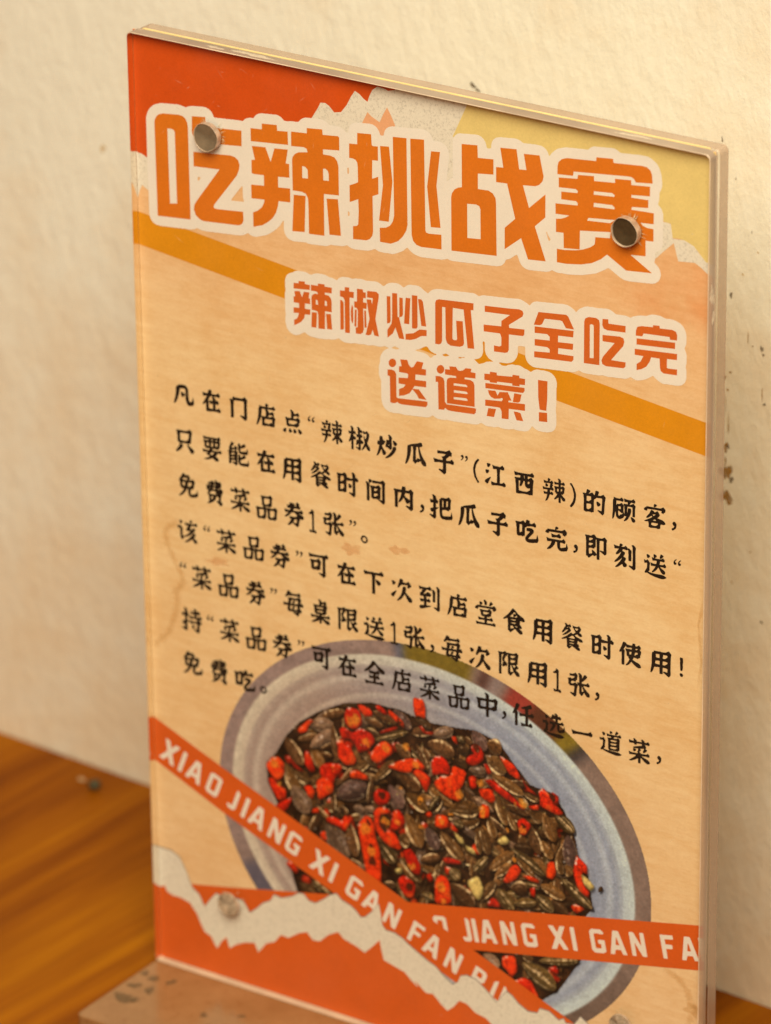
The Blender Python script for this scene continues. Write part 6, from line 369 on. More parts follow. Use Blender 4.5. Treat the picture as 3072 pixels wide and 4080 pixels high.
me = from_bm((lambda b: (bmesh.ops.create_cube(b, size=1.0), b)[1])(bmesh.new()), 'wooden_table')
for v in me.vertices: v.co = (v.co.x*1.3, (v.co.y-.5)*.62, (v.co.z-.5)*.028)
table = link('wooden_table', me, mat_wood(), None, (WA.x*MM, WA.y*MM-.0005, -.004)); table.rotation_euler.z = wall_ang
table['label'] = 'varnished orange brown wooden table pushed against the cream wall'; table['category'] = 'table'

def lump(name, mat, loc, size, seed, parent=None, sub=3):
    r = random.Random(seed); bm = bmesh.new(); bmesh.ops.create_icosphere(bm, subdivisions=sub, radius=1.0)
    ph = [(Vector((r.uniform(-3, 3), r.uniform(-3, 3), r.uniform(-3, 3))), r.uniform(0, 6)) for _ in range(6)]
    for v in bm.verts:
        d = 1+.16*sum(math.sin(p.dot(v.co)+q) for p, q in ph)/2
        v.co = Vector((v.co.x*size[0]*d*MM, v.co.y*size[1]*d*MM, v.co.z*size[2]*d*MM))
    for f in bm.faces: f.smooth = True
    return link(name, from_bm(bm, name), mat, parent, loc)
crumb = lump('food_crumb_or_glint', mat_plain('dark_green_crumb', (.055, .048, .022), .5, .4, .4, 900, .0003), (-65.6*MM, 64.6*MM, -2.6*MM), (1.7, 1.2, 1.2), 3)
crumb['label'] = 'tiny dark green food crumb lying on the wooden table'; crumb['category'] = 'crumb'
bit = lump('food_crumb_or_glint', mat_plain('crumb_highlight', (.45, .30, .16), .4, .5, .2, 900), (-70.6*MM, 66.6*MM, -3.6*MM), (1.1, .5, .45), 5)  # pale lump added in place of the white reflection by the crumb
bit['label'] = 'tiny pale lump added as the highlight beside the dark green crumb'; bit['category'] = 'crumb'
crumb['group'] = bit['group'] = 'crumb and its added highlight on the table by the wall'

# ------------------------------------------------------------------ the sign
W, H = 135.82, 210.0
sign = bpy.data.objects.new('table_sign', None); COL.objects.link(sign); sign.location = (0, 0, 0); sign.empty_display_size = .02
sign['label'] = 'clear acrylic tabletop sign holding an orange chilli eating contest poster'; sign['category'] = 'table sign'
def plate(name, y0, y1, r):
    bm = rounded_slab(0, W, 0, H, y0, y1, r)
    for f in bm.faces:
        f.material_index = 0 if abs(f.normal.y) > .9 else (2 if f.normal.z < -.6 else (3 if f.normal.y < -.3 else 1))
        f.smooth = False
    return link(name, from_bm(bm, name), [CLEAR, EDGE, GLUE, GLINT], sign)
front = plate('front_panel', 0, 3.05, 1.0)
EDGE2 = mat_edge('acrylic_edge_rear', (.44, .33, .26))
bm = rounded_slab(.25, W+.0, .2, H+.0, 3.75, 6.87, 1.2)
for f in bm.faces: f.material_index = 0 if abs(f.normal.y) > .9 else 1
link('back_panel', from_bm(bm, 'back_panel'), [CLEAR, EDGE2], sign)
bm = rounded_slab(1.6, W-2.0, .6, H+.05, 3.12, 3.68, .3, 2, .04)
link('backing_card', from_bm(bm, 'backing_card'), mat_plain('yellowed_card', (.86, .66, .30), .4, .4, .1, 200), sign)
# base slab under the plates, reaching forward
bm = rounded_slab(0, W, -28.4, 9.0, -4.0, -.03, 1.6, 6, .22, 'xy')
def mat_base():
    M = NT('tan_acrylic_base'); v = M.coord(); n = M.noise(v, 70, 5, .65); n2 = M.noise(v, 420, 4, .7)
    c = M.ramp(n, [(.3, (.26, .128, .050)), (.7, (.34, .180, .080))])
    sep = M.n('ShaderNodeSeparateXYZ'); M.l(v, sep.inputs[0])
    c = M.mix(M.ramp(n2, [(.56, (0, 0, 0)), (.74, (.7, .7, .7))]), c, (.22, .09, .03))
    M.base(c); M.rough(.2, .5); M.bump(n2, .1, .0003)
    M.b.inputs['Coat Weight'].default_value = .3; M.b.inputs['Coat Roughness'].default_value = .12
    return M.m
base = link('base', from_bm(bm, 'base'), mat_base(), sign)
BSP = mat_soft('grimy_speck', (.12, .09, .05), .6, .6)
def top_blob(x, y, rx, ry, seed):
    o = soft_blob('speck', BSP, 0, 0, rx, ry, .5, seed, base, 0, 0); o.rotation_euler = (math.radians(-90), 0, 0); o.location = (x*MM, y*MM, .02*MM)
for i, (x, y, rx, ry) in enumerate(((3.3, -17.0, 1.5, 1.0), (5.4, -17.4, 1.0, 1.2), (6.8, -16.6, 1.0, .6), (3.0, -11.5, 1.4, .7), (6.9, -11.5, .9, 1.0), (4.6, -6.8, .9, .9), (8.8, -6.1, .9, .7), (1.6, -5.9, .7, .8), (23, -14, .9, .5), (30, -10, .7, .4), (27, -18, 1.2, .5))):
    top_blob(x, y, rx*1.15, ry*1.9, 40+i)

GLARE = mat_soft('painted_glare', (.80, .70, .58), .3, .9)  # pale soft patches that paint glare onto the acrylic side and top
def glare_patch(parent, loc, rot, rx, rz, seed):
    o = soft_blob('glare_patch', GLARE, 0, 0, rx, rz, .4, seed, parent, 0, 0); o.location = [v*MM for v in loc]; o.rotation_euler = rot
HP = math.pi/2
glare_patch(front, (W+.03, 1.3, 181.5), (0, 0, HP), .9, 2.2, 61); glare_patch(front, (W+.03, 1.9, 177.0), (0, 0, HP), .6, 1.4, 62); glare_patch(front, (W+.03, 1.3, 22.0), (0, 0, HP), .9, 3.0, 63)
glare_patch(front, (30.0, 1.6, H+.03), (-HP, 0, 0), 5.5, .8, 64); glare_patch(front, (21.0, 1.3, H+.03), (-HP, 0, 0), 2.2, .6, 65); glare_patch(front, (118.0, 1.7, H+.03), (-HP, 0, 0), 4.0, .7, 66)

SCR = mat_soft('fine_scratches', (.86, .72, .56), .3, .75)
r_ = random.Random(21); V, A, F = [], [], []
for k in range(60):
    if k < 26: x, z = r_.uniform(3, 62), r_.uniform(190, 207)
    else: x, z = r_.uniform(2, W-2), r_.uniform(2, H-4)
    L, t, w = r_.uniform(.4, 2.2), r_.choice((1.0, 1.2, .3, 2.6))+r_.uniform(-.4, .4), r_.uniform(.05, .12); c_, s_ = math.cos(t), math.sin(t); o_ = len(V)
    for u, q, al in ((-L, 0, 0), (0, -w, .6), (L, 0, 0), (0, w, .6)): V.append(((x+c_*u-s_*q)*MM, -.02*MM, (z+s_*u+c_*q)*MM)); A.append(al)
    F.append((o_, o_+1, o_+2, o_+3))
me = bpy.data.meshes.new('scratches'); me.from_pydata(V, [], F); me.attributes.new('fade', 'FLOAT', 'POINT').data.foreach_set('value', A)
sc_ = link('scratches', me, SCR, front); sc_['kind'] = 'stuff'

# ------------------------------------------------------------------ printed sheet
V = [(.06, SHEET_Y, .1), (W-.06, SHEET_Y, .1), (W-.06, SHEET_Y, H-.06), (.06, SHEET_Y, H-.06)]
bm = bmesh.new(); fr = [bm.verts.new(Vector(v)*MM) for v in V]; bk = [bm.verts.new((Vector(v)+Vector((0, .25, 0)))*MM) for v in V]
bm.faces.new(fr); bm.faces.new(bk[::-1])
for i in range(4): bm.faces.new((fr[i], bk[i], bk[(i+1) % 4], fr[(i+1) % 4]))
bmesh.ops.recalc_face_normals(bm, faces=bm.faces)
sheet = link('printed_sheet', from_bm(bm, 'printed_sheet'), PAPER, sign)
g = lambda k: dec(DATA[k])
printed('orange_stripe', [(g('stripe'), INK_STRIPE, 1)], sheet)
printed('red_panel', [(g('red_top'), INK_RED, 1.5)], sheet)
printed('yellow_panel', [(g('yellow'), INK_YELLOW, 2)], sheet)
for q in g('tear_top'): printed('torn_paper_print', [([q], TORN, 3)], sheet)
printed('torn_paper_print', [(g('tear_right'), TORN, 3)], sheet)
printed('peach_shape', [(g('peach_vee'), INK_PEACH, 4)], sheet)
printed('headline_lettering', [(g('headline_halo'), INK_CREAM, 5), (g('headline'), INK_ORANGE, 6)], sheet)
printed('subtitle_lettering', [(g('subtitle_halo'), INK_CREAM, 5.5), (g('subtitle'), INK_SUB, 6.5)], sheet)
printed('red_panel', [(g('red_behind'), INK_RED2, 7)], sheet)
printed('ribbon_banner', [(g('ribbon_b'), INK_RED2, 7.5), (g('ribbon_b_text'), INK_WHITE, 8)], sheet)
printed('ribbon_banner', [(g('ribbon_a'), INK_RED2, 8.5), (g('ribbon_a_text'), INK_WHITE, 9)], sheet)
tb = g('torn_band'); shadow = [[(x+.05, min(H, z+.28)) for x, z in L] for L in tb]
printed('torn_paper_print', [(shadow, INK_GREY, 9.5), (tb, TORN, 10)], sheet)
printed('red_panel', [(g('red_bottom'), INK_RED2, 10.5)], sheet)

# body text in a brush hand; quotes drawn as paired commas
def comma(cx, cz, s, flip):
    P = [(-.05, .5), (.2, .52), (.34, .3), (.3, 0), (.1, -.32), (-.22, -.55), (-.28, -.45), (-.02, -.2), (.06, .05), (-.14, .08), (-.28, .28)]
    return [(cx+(-x if flip else x)*s, cz+(-z if flip else z)*s) for x, z in P]
EM = 5.35; loops = []
items = [(t[0], *[int(q)/100 for q in t[1:].split(',')]) for t in DATA['_text'].split(' ')]
for ch, x, z in items:
    if ch in '\u201c\u201d':
        for dx in (-.5, .5): loops.append(comma(x+dx, z, 1.2, ch == '\u201c'))
        continue
    k = EM
    for L in dec(GLYPHS[ch], 1000.0): loops.append([(x+px*k, z+pz*k) for px, pz in L])
printed('body_lettering', [(loops, INK_BLACK, 11)], sheet)

# tea stains soaked into the sheet
STAIN = mat_soft('tea_stain', alb(214, 152, 74), .6, .38); BLUSH = mat_soft('faint_pink_stain', alb(228, 158, 92), .6, .5)
def stain_line(pts, w, seed):
    r = random.Random(seed); P = []
    for a, b in zip(pts, pts[1:]):
        for i in range(6): t = i/6; P.append((a[0]+(b[0]-a[0])*t, a[1]+(b[1]-a[1])*t))
    V, A, F = [], [], []; n = len(P)
    for i, (x, z) in enumerate(P):
        a, b = P[max(0, i-1)], P[min(n-1, i+1)]; d = Vector((b[0]-a[0], b[1]-a[1])).normalized(); nx, nz = -d.y, d.x
        ww = w*(.75+.5*r.random()); e = min(1, i/4, (n-1-i)/4)
        for t, al in ((-1, 0), (-.3, .75*e), (.25, .75*e), (1, 0)): V.append(((x+nx*ww*t)*MM, (SHEET_Y-.012)*MM, (z+nz*ww*t)*MM)); A.append(al)
    for i in range(n-1):
        for k in range(3): F.append((4*i+k, 4*i+k+1, 4*i+5+k, 4*i+4+k))
    me = bpy.data.meshes.new('stain'); me.from_pydata(V, [], F); me.attributes.new('fade', 'FLOAT', 'POINT').data.foreach_set('value', A)
    link('stain', me, STAIN, sheet)
stain_line([(8.47, 104.4), (5.87, 103), (4.41, 101), (5.0, 98.3), (6.5, 95.3), (8.1, 92.8), (8.9, 90.8), (7.6, 89), (6.65, 87.9), (7.2, 86.2), (6.5, 83), (5.1, 79.2), (3.7, 77), (1.5, 75.2), (.5, 73.4)], 1.0, 1)
stain_line([(126.1, 34.4), (127.9, 33.9), (129.7, 33.2), (130.7, 32.2), (132, 31.1), (132.2, 30.5), (132.4, 29.1), (133.2, 28.5), (134.2, 28.1), (134.4, 27.4), (134, 26.5), (133, 25.6), (132.2, 22), (131.5, 17)], 1.0, 2)
stain_line([(134.6, 118), (133.4, 112), (134.2, 104), (133.0, 96)], .4, 5)
for i, (x, z, rx, rz) in enumerate(((51.4, 108.4, 2.0, 1.6), (63, 111, 2.4, 1.0), (133.5, 26.8, 2.0, 1.8), (18, 97.5, 3, .9), (84, 147, 3, .7))):
    s = soft_blob('stain', BLUSH if i != 2 else STAIN, x, z, rx, rz, .5, 90+i, sheet, SHEET_Y-.008, 0)

# ------------------------------------------------------------------ the printed dish photograph (painted point by point on a fine sheet of faces)
def dish():
    step = .15; x0, x1, z0, z1 = 15.0, W-.1, 3.0, 91.5
    xs = np.arange(x0, x1, step); zs = np.arange(z0, z1, step); X, Z = np.meshgrid(xs, zs); sh = X.shape
    def er(e): cx, cz, a, b, t = e; c, s = math.cos(t), math.sin(t); u = (X-cx)*c+(Z-cz)*s; v = -(X-cx)*s+(Z-cz)*c; return np.hypot(u/a, v/b)
    bo = list(DATA['_bout']); br = list(DATA['_brim'])
    RO, RR = er(bo), er(br); TH = np.arctan2(Z-br[1], X-br[0])
    def sm(n, seed):
        r = np.random.default_rng(seed); a = r.standard_normal((sh[0]//n+3, sh[1]//n+3))
        i = np.arange(sh[0])/n; j = np.arange(sh[1])/n; i0 = i.astype(int); j0 = j.astype(int); fi = (i-i0)[:, None]; fj = (j-j0)[None]
        fi = fi*fi*(3-2*fi); fj = fj*fj*(3-2*fj)
        return (a[i0][:, j0]*(1-fi)*(1-fj)+a[i0+1][:, j0]*fi*(1-fj)+a[i0][:, j0+1]*(1-fi)*fj+a[i0+1][:, j0+1]*fi*fj)
    N2, N4, N10, N40 = sm(2, 1), sm(4, 2), sm(10, 3), sm(40, 4)
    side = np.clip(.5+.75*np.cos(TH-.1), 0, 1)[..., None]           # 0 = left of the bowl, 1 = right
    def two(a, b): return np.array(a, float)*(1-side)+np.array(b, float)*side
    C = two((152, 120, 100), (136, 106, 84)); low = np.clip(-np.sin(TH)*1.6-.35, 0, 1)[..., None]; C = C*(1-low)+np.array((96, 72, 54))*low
    # things on the table top seen round the printed bowl
    for a0, a1, col in ((98, 101, (92, 88, 92)), (75.7, 98, (126, 98, 30)), (70, 73, (86, 52, 40)), (66, 69, (150, 122, 104)), (55.8, 63.6, (158, 56, 40)), (46, 55.8, (92, 46, 26)), (40.8, 46, (132, 104, 30)), (37.6, 40.8, (66, 56, 50)), (-64, -52, (46, 42, 42)), (201, 210, (96, 84, 84))):
        d = np.degrees(TH) % 360; a0 %= 360; a1 %= 360; m = (d > a0) & (d < a1) if a0 < a1 else ((d > a0) | (d < a1))
        C[m] = np.array(col)
    for _ in range(8): C = (C+np.roll(C, 3, 0)+np.roll(C, -3, 0)+np.roll(C, 3, 1)+np.roll(C, -3, 1))/5
    C = C*(1+.035*N10+.03*N4)[..., None]
    stops = [(0, (194, 164, 134), (172, 162, 150)), (.62, (190, 160, 130), (166, 158, 148)), (.70, (176, 144, 116), (154, 149, 144)), (.745, (166, 133, 108), (144, 141, 140)), (.775, (190, 158, 126), (172, 167, 158)), (.80, (164, 131, 106), (146, 143, 142)),
             (.845, (172, 140, 113), (152, 149, 146)), (.875, (194, 164, 132), (176, 172, 162)), (.905, (168, 136, 110), (152, 149, 146)), (.93, (176, 146, 118), (166, 162, 152)), (.945, (204, 174, 136), (190, 187, 168)), (.985, (212, 184, 144), (198, 195, 172)), (1.0, (176, 144, 114), (170, 160, 138)) ]
    B = np.zeros(sh+(3,))
    for (ra, la, ga), (rb, lb, gb) in zip(stops, stops[1:]):
        t = np.clip((RR-ra)/(rb-ra), 0, 1)[..., None]; t = t*t*(3-2*t); m = (RR >= ra) & (RR < rb)
        cc = two(la, ga)*(1-t)+two(lb, gb)*t; B[m] = cc[m]
    B *= (1+.018*N2+.02*N10)[..., None]
    k = np.clip((1.0-RR)/.012, 0, 1)[..., None]; C = C*(1-k)+B*k
    # the heap of seeds
    def inside(poly, XX, ZZ):
        m = np.zeros(XX.shape, bool); n = len(poly)
        for i in range(n):
            (ax, ay), (bx, by) = poly[i], poly[(i+1) % n]
            if ay != by: m ^= ((ay <= ZZ) != (by <= ZZ)) & (XX < (bx-ax)*(ZZ-ay)/(by-ay)+ax)
        return m
    food = dec(DATA['_food'])[0]; FM = inside(food, X, Z)
    soft = FM.astype(float)
    for _ in range(10): soft = (soft+np.roll(soft, 1, 0)+np.roll(soft, -1, 0)+np.roll(soft, 1, 1)+np.roll(soft, -1, 1))/5
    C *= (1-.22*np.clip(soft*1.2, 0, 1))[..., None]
    fc = np.array((40, 22, 10))*(1+.35*N10+.2*N4)[..., None]; C[FM] = fc[FM]
    def win(ax, bx, az, bz):
        i0, i1 = max(0, int((az-z0)/step)), min(sh[0], int((bz-z0)/step)+2); j0, j1 = max(0, int((ax-x0)/step)), min(sh[1], int((bx-x0)/step)+2)
        return slice(i0, i1), slice(j0, j1)
    LX, LZ = -.45, .89
    def seed(ax, az, bx, bz, w, kind, r):
        L = math.hypot(bx-ax, bz-az); cx, cz = (ax+bx)/2, (az+bz)/2; ux, uz = (bx-ax)/L, (bz-az)/L; R = max(L, w)*.62+1.2
        sl = win(cx-R, cx+R, cz-R, cz+R); x, z = X[sl], Z[sl]
        if x.size == 0: return
        def local(ox, oz): return ((x-cx-ox)*ux+(z-cz-oz)*uz)/(L/2), (-(x-cx-ox)*uz+(z-cz-oz)*ux)/(w/2)
        def prof(u): return np.where(np.abs(u) < 1, np.power(np.clip(1-u*u, 0, 1), .62)*(1+.22*u), 0)
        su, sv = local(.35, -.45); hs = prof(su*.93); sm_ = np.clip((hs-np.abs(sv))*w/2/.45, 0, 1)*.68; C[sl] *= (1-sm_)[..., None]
        u, v = local(0, 0); h = prof(u); a = np.clip((h-np.abs(v))*w/2/.12, 0, 1)
        if a.max() <= 0: return
        vv = np.where(h > .02, v/np.maximum(h, .02), 0)
        base = {'n': (98, 60, 26), 'd': (58, 36, 17), 'l': (80, 48, 23), 'r': (96, 60, 26), 'g': (108, 76, 50), 'p': (88, 60, 46), 's': (76, 54, 24)}[kind]
        base = np.array(base)*(1+.45*(r.random()-.45)); lit = (-uz*LX+ux*LZ)
        c = base[None, None]*(1+.42*np.clip(vv*lit, -1, 1)-.25*np.abs(vv)**3)[..., None]
        st = np.clip(np.cos(vv*(7.5 if kind in 'sg' else 5.0)+r.random()*6), 0, 1)**4*(.55 if kind == 's' else .3 if kind in 'gr' else .16)*np.clip(1+.6*N4[sl], 0, 2)
        c = c+st[..., None]*(np.array((196, 160, 108))-c)*.8
        if kind in 'lrsn':
            sg = 1 if kind == 'l' else -1
            if kind == 's': e = np.exp(-((vv-.05)/.13)**2)*.75
            else: e = np.exp(-((vv*sg-.76)/.17)**2)*(1.0 if kind != 'n' else .45)
            e = e*np.clip(1.0+.4*N4[sl], 0, 1.3)*np.clip(1.15-u*u, 0, 1); c = c+np.clip(e, 0, 1)[..., None]*(np.array((232, 182, 118))-c)
        if kind in 'gp':
            e = np.exp(-((np.abs(vv)-.93)/.09)**2)*.5; c = c+e[..., None]*(np.array((190, 148, 104))-c)
            q = np.exp(-((u-.1)/.42)**2-((vv*np.sign(lit or 1)-.35)/.22)**2)*np.clip(.5+.5*N4[sl], 0, 1)*(.75 if kind == 'g' else .4); c = c+q[..., None]*(np.array((206, 178, 150))-c)
        else:
            q = np.exp(-((u+.15)/.3)**2-((vv*np.sign(lit or 1)-.35)/.18)**2)*np.clip(N4[sl], 0, 1)*.45; c = c+q[..., None]*(np.array((190, 152, 112))-c)
        c *= (1+.10*N2[sl]+.10*N4[sl])[..., None]
        C[sl] = C[sl]*(1-a[..., None])+c*a[..., None]
    def blob(poly, col, r, gloss=.8):
        P = poly
        for _ in range(2): P = [q for i in range(len(P)) for q in ((P[i][0]*.86+P[(i+1) % len(P)][0]*.14, P[i][1]*.86+P[(i+1) % len(P)][1]*.14), (P[i][0]*.14+P[(i+1) % len(P)][0]*.86, P[i][1]*.14+P[(i+1) % len(P)][1]*.86))]
        ax, bx = min(p[0] for p in P), max(p[0] for p in P); az, bz = min(p[1] for p in P), max(p[1] for p in P)
        sl = win(ax-1.2, bx+1.2, az-1.2, bz+1.2); x, z = X[sl], Z[sl]
        if x.size == 0: return
        m = inside(P, x, z).astype(float)
        def blur(q, n):
            for _ in range(n):
                q = np.pad(q, 1); q = (q[1:-1, 1:-1]*2+q[:-2, 1:-1]+q[2:, 1:-1]+q[1:-1, :-2]+q[1:-1, 2:])/6
            return q
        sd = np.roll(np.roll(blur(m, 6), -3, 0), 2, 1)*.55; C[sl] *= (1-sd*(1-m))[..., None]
        a = blur(m, 1); dpt = blur(m, 26); gy, gx = np.gradient(dpt); sl_ = (gx*LX+gy*LZ)
        sc = np.abs(sl_).max()+1e-6; shade = -sl_/sc                     # lit rim towards the light
        ed = np.clip((dpt-.42)/.4, 0, 1)
        c = np.array(col)[None, None]*(1+.30*shade)[..., None]*(.62+.46*ed)[..., None]
        og = np.clip(N10[sl]*.9-.35, 0, 1)*.4*ed*(gloss > .5); c = c+og[..., None]*(np.array((238, 112, 34))-c)
        cr = np.exp(-((N10[sl]+.55+.3*N4[sl])/.16)**2)*.5*ed; c = c*(1-cr[..., None]*np.array((.55, .75, .8)))
        c = c*(1+.08*N4[sl]+.05*N2[sl])[..., None]
        q = np.clip((shade-.25)*1.8, 0, 1)*np.clip(N4[sl]*1.3-.55, 0, 1)*gloss; c = c+q[..., None]*(np.array((255, 206, 168))-c)
        C[sl] = C[sl]*(1-a[..., None])+c*a[..., None]
    r = random.Random(5)
    bx = [p[0] for p in food]; bz = [p[1] for p in food]; n = 0
    while n < 330:                                                      # the lower layers of the heap
        x, z = r.uniform(min(bx), max(bx)), r.uniform(min(bz), max(bz))
        if not inside(food, np.array([[x]]), np.array([[z]]))[0, 0]: continue
        t = r.uniform(0, 6.28); L = r.uniform(5.2, 8.0); n += 1
        if not inside(food, np.array([[x-math.cos(t)*L*.46, x+math.cos(t)*L*.46]]), np.array([[z-math.sin(t)*L*.46, z+math.sin(t)*L*.46]])).all(): continue
        if r.random() < (.34 if x < 68 else .17):
            q = r.uniform(1.0, 1.9); blob([(x+q*math.cos(k*1.05)*r.uniform(.6, 1.3), z+q*math.sin(k*1.05)*r.uniform(.6, 1.3)) for k in range(6)], r.choice(((170, 34, 10), (146, 26, 10), (196, 44, 12))), r)
        else: seed(x-math.cos(t)*L/2, z-math.sin(t)*L/2, x+math.cos(t)*L/2, z+math.sin(t)*L/2, r.uniform(1.8, 2.7), r.choice('nndlrsgl'), r)
    S = []
    for t in DATA['_seeds'].split('|'):
        q = t.split(); S.append(('s', [int(v)/100 for v in q[:5]], q[5]))
    Ch = [('c', p, None) for p in dec(DATA['_chil'])]
    for _, q, kd in S: kd = {'n': 'r', 'd': 'l'}.get(kd, kd) if r.random() < .5 else kd; seed(q[0], q[1], q[2], q[3], q[4]*1.08, kd, r)
    for i, (_, p, _) in enumerate(Ch): blob(p, ((204, 36, 9), (216, 46, 11), (176, 24, 9), (222, 50, 11), (190, 28, 9))[(i*7) % 5], r)
    for p in dec(DATA['_garl']): blob(p, (198, 160, 82), r, .3)
    def spot(key, col, op, sq):
        for t in DATA[key].split(' '):
            x, z, q = [int(v)/100 for v in t.split(',')]; sl = win(x-3*q, x+3*q, z-3*q, z+3*q)
            d = np.hypot(X[sl]-x+.25*N10[sl], (Z[sl]-z)*sq+.3*N4[sl]); a = np.clip((q*1.05-d)/(.35*q), 0, 1)*op
            C[sl] = C[sl]*(1-a[..., None])+np.array(col)*(1+.12*N2[sl])[..., None]*a[..., None]
    spot('_dy', (226, 128, 34), .75, 1.0); spot('_dd', (62, 24, 10), .85, 1.0)
    for _ in range(260):                                                # seeds of the chillies, flecks of oil catching light
        x, z = r.uniform(min(bx), max(bx)), r.uniform(min(bz), max(bz))
        if not inside(food, np.array([[x]]), np.array([[z]]))[0, 0]: continue
        q = r.uniform(.12, .34); sl = win(x-1, x+1, z-1, z+1); d = np.hypot(X[sl]-x, (Z[sl]-z)*r.uniform(.6, 1.6)); a = np.clip((q-d)/.15, 0, 1)*r.uniform(.3, .8)
        col = r.choice(((216, 176, 120), (236, 206, 170), (200, 130, 50), (180, 150, 70), (38, 22, 12))); C[sl] = C[sl]*(1-a[..., None])+np.array(col)*a[..., None]
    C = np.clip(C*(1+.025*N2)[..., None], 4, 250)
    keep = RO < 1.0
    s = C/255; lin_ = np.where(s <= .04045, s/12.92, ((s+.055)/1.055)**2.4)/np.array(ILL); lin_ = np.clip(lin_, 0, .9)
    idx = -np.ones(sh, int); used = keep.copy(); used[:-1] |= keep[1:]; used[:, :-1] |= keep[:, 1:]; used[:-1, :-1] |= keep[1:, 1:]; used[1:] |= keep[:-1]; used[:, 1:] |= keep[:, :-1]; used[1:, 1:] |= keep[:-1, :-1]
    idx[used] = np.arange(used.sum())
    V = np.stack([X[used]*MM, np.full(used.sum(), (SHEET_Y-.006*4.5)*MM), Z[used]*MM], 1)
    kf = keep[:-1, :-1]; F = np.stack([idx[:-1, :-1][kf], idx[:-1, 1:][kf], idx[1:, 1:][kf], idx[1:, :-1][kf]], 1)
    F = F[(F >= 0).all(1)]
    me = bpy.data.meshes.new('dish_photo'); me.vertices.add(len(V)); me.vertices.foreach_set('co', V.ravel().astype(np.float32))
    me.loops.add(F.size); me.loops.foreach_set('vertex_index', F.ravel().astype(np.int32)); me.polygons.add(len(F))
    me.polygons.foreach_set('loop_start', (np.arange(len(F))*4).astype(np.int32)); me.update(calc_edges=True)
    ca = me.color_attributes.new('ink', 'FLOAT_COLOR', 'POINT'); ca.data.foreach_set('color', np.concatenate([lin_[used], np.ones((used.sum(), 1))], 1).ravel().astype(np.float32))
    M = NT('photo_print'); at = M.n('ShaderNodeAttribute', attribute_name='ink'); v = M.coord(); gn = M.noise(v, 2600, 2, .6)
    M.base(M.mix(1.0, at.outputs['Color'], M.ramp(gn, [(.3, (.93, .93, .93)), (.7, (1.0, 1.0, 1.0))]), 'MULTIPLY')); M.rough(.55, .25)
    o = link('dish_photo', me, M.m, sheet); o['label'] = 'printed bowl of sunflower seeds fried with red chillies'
dish()

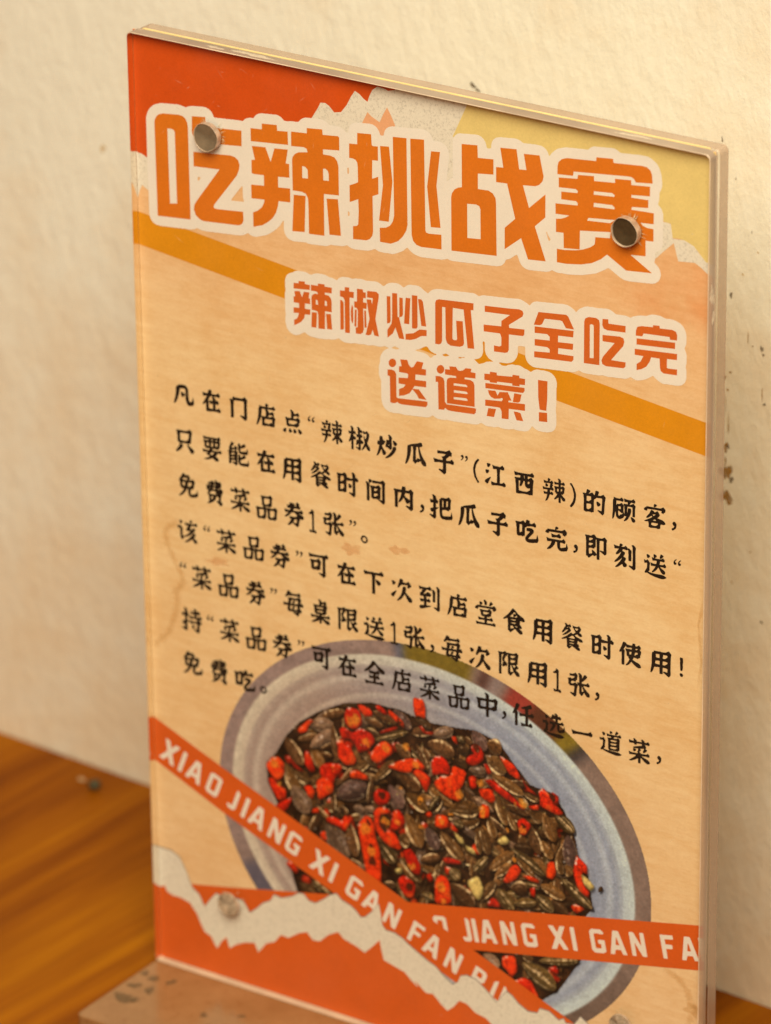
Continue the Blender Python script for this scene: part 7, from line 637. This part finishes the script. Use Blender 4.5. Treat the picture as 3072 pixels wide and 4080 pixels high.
# ------------------------------------------------------------------ drilled bolt holes through the front panel
RIM = mat_plain('cut_acrylic', (.50, .39, .31), .2, .7, .3, 700, .0002)
SHARD = mat_plain('cracked_acrylic', (.84, .62, .42), .15, .6, .45, 1500)
def hole(x, z, r, kind, seed):
    rr = random.Random(seed); n = 40; bm = bmesh.new()
    wob = [1+.02*math.sin(3*2*math.pi*i/n+seed)+.012*math.sin(7*2*math.pi*i/n) for i in range(n)]
    def ring(rad, y): return [bm.verts.new(((rad*w*math.cos(2*math.pi*i/n))*MM, y*MM, (rad*w*math.sin(2*math.pi*i/n))*MM)) for i, w in enumerate(wob)]
    hb = {'open': 1.5, 'grey': 1.3, 'glue': .5}[kind]
    A = [ring(r*1.0, hb), ring(r*1.0, .2), ring(r*.995, -.01), ring(r*.975, -.015), ring(r*.95, .1), ring(r*.93, hb-.05)]
    for a, b in zip(A, A[1:]):
        for i in range(n): bm.faces.new((a[i], a[(i+1) % n], b[(i+1) % n], b[i]))
    bmesh.ops.recalc_face_normals(bm, faces=bm.faces)
    for f in bm.faces: f.smooth = True
    o = link('bolt_hole', from_bm(bm, 'bolt_hole'), RIM, sign, (x*MM, 0, z*MM))
    bm = bmesh.new(); bot = {'open': .45, 'grey': .10, 'glue': .03}[kind]
    c = bm.verts.new((0, (bot+(.28 if kind == 'grey' else -.1 if kind == 'glue' else .4))*MM, 0)); prev = None
    for f, dy in ((.5, .6), (1.0, 0)):
        R = [bm.verts.new((r*.945*f*math.cos(2*math.pi*i/n)*MM, (bot+(.28*(1-f*f) if kind == 'grey' else -.1*(1-f*f)+(rr.uniform(-.12, .12) if kind == 'glue' and f < 1 else 0)))*MM, r*.945*f*math.sin(2*math.pi*i/n)*MM)) for i in range(n)]
        for i in range(n):
            if prev is None: bm.faces.new((c, R[i], R[(i+1) % n]))
            else: bm.faces.new((prev[i], R[i], R[(i+1) % n], prev[(i+1) % n]))
        prev = R
    for f in bm.faces: f.smooth = True
    m = {'open': mat_plain('hole_shade_paint', (.055, .038, .02), .45, .4, .3, 600), 'grey': mat_plain('grey_bolt_end', (.19, .15, .11), .25, .6, .3, 260, .0004), 'glue': mat_plain('glue_bubble', (.40, .33, .26), .10, .8, .75, 520, .0012)}[kind]  # open hole: a dark disc paints in the shade of its depth
    link('bolt_end_or_shade', from_bm(bm, 'bolt_end_or_shade'), m, o)
    # crazed flakes round the drilling
    bm = bmesh.new()
    for k in range(20 if kind != 'glue' else 12):
        t = rr.uniform(0, 6.28) if kind != 'grey' else rr.choice((rr.uniform(1.2, 3.4), rr.uniform(-.7, .9), rr.uniform(0, 6.28)))
        L = rr.uniform(.25, 1.0)*r*.5; w = rr.uniform(.03, .09); a = r*1.0; y = SHEET_Y-.28-rr.uniform(0, .2)
        ct, st_ = math.cos(t), math.sin(t)
        bm.faces.new([bm.verts.new(((ct*q-st_*p)*MM, (y-.05*p)*MM, (st_*q+ct*p)*MM)) for q, p in ((a, -w), (a, w), (a+L, rr.uniform(-.15, .15)))])
    link('cracks', from_bm(bm, 'cracks'), SHARD, o)
    return o
h1 = hole(18.9, 191.1, 2.95, 'grey', 1); h2 = hole(117.0, 190.8, 2.95, 'open', 2); h3 = hole(19.6, 19.1, 2.6, 'glue', 3); h4 = hole(117.4, 19.4, 2.6, 'glue', 4)
h1['label'] = 'drilled hole plugged by a grey bolt end'; h2['label'] = 'open dark drilled hole'
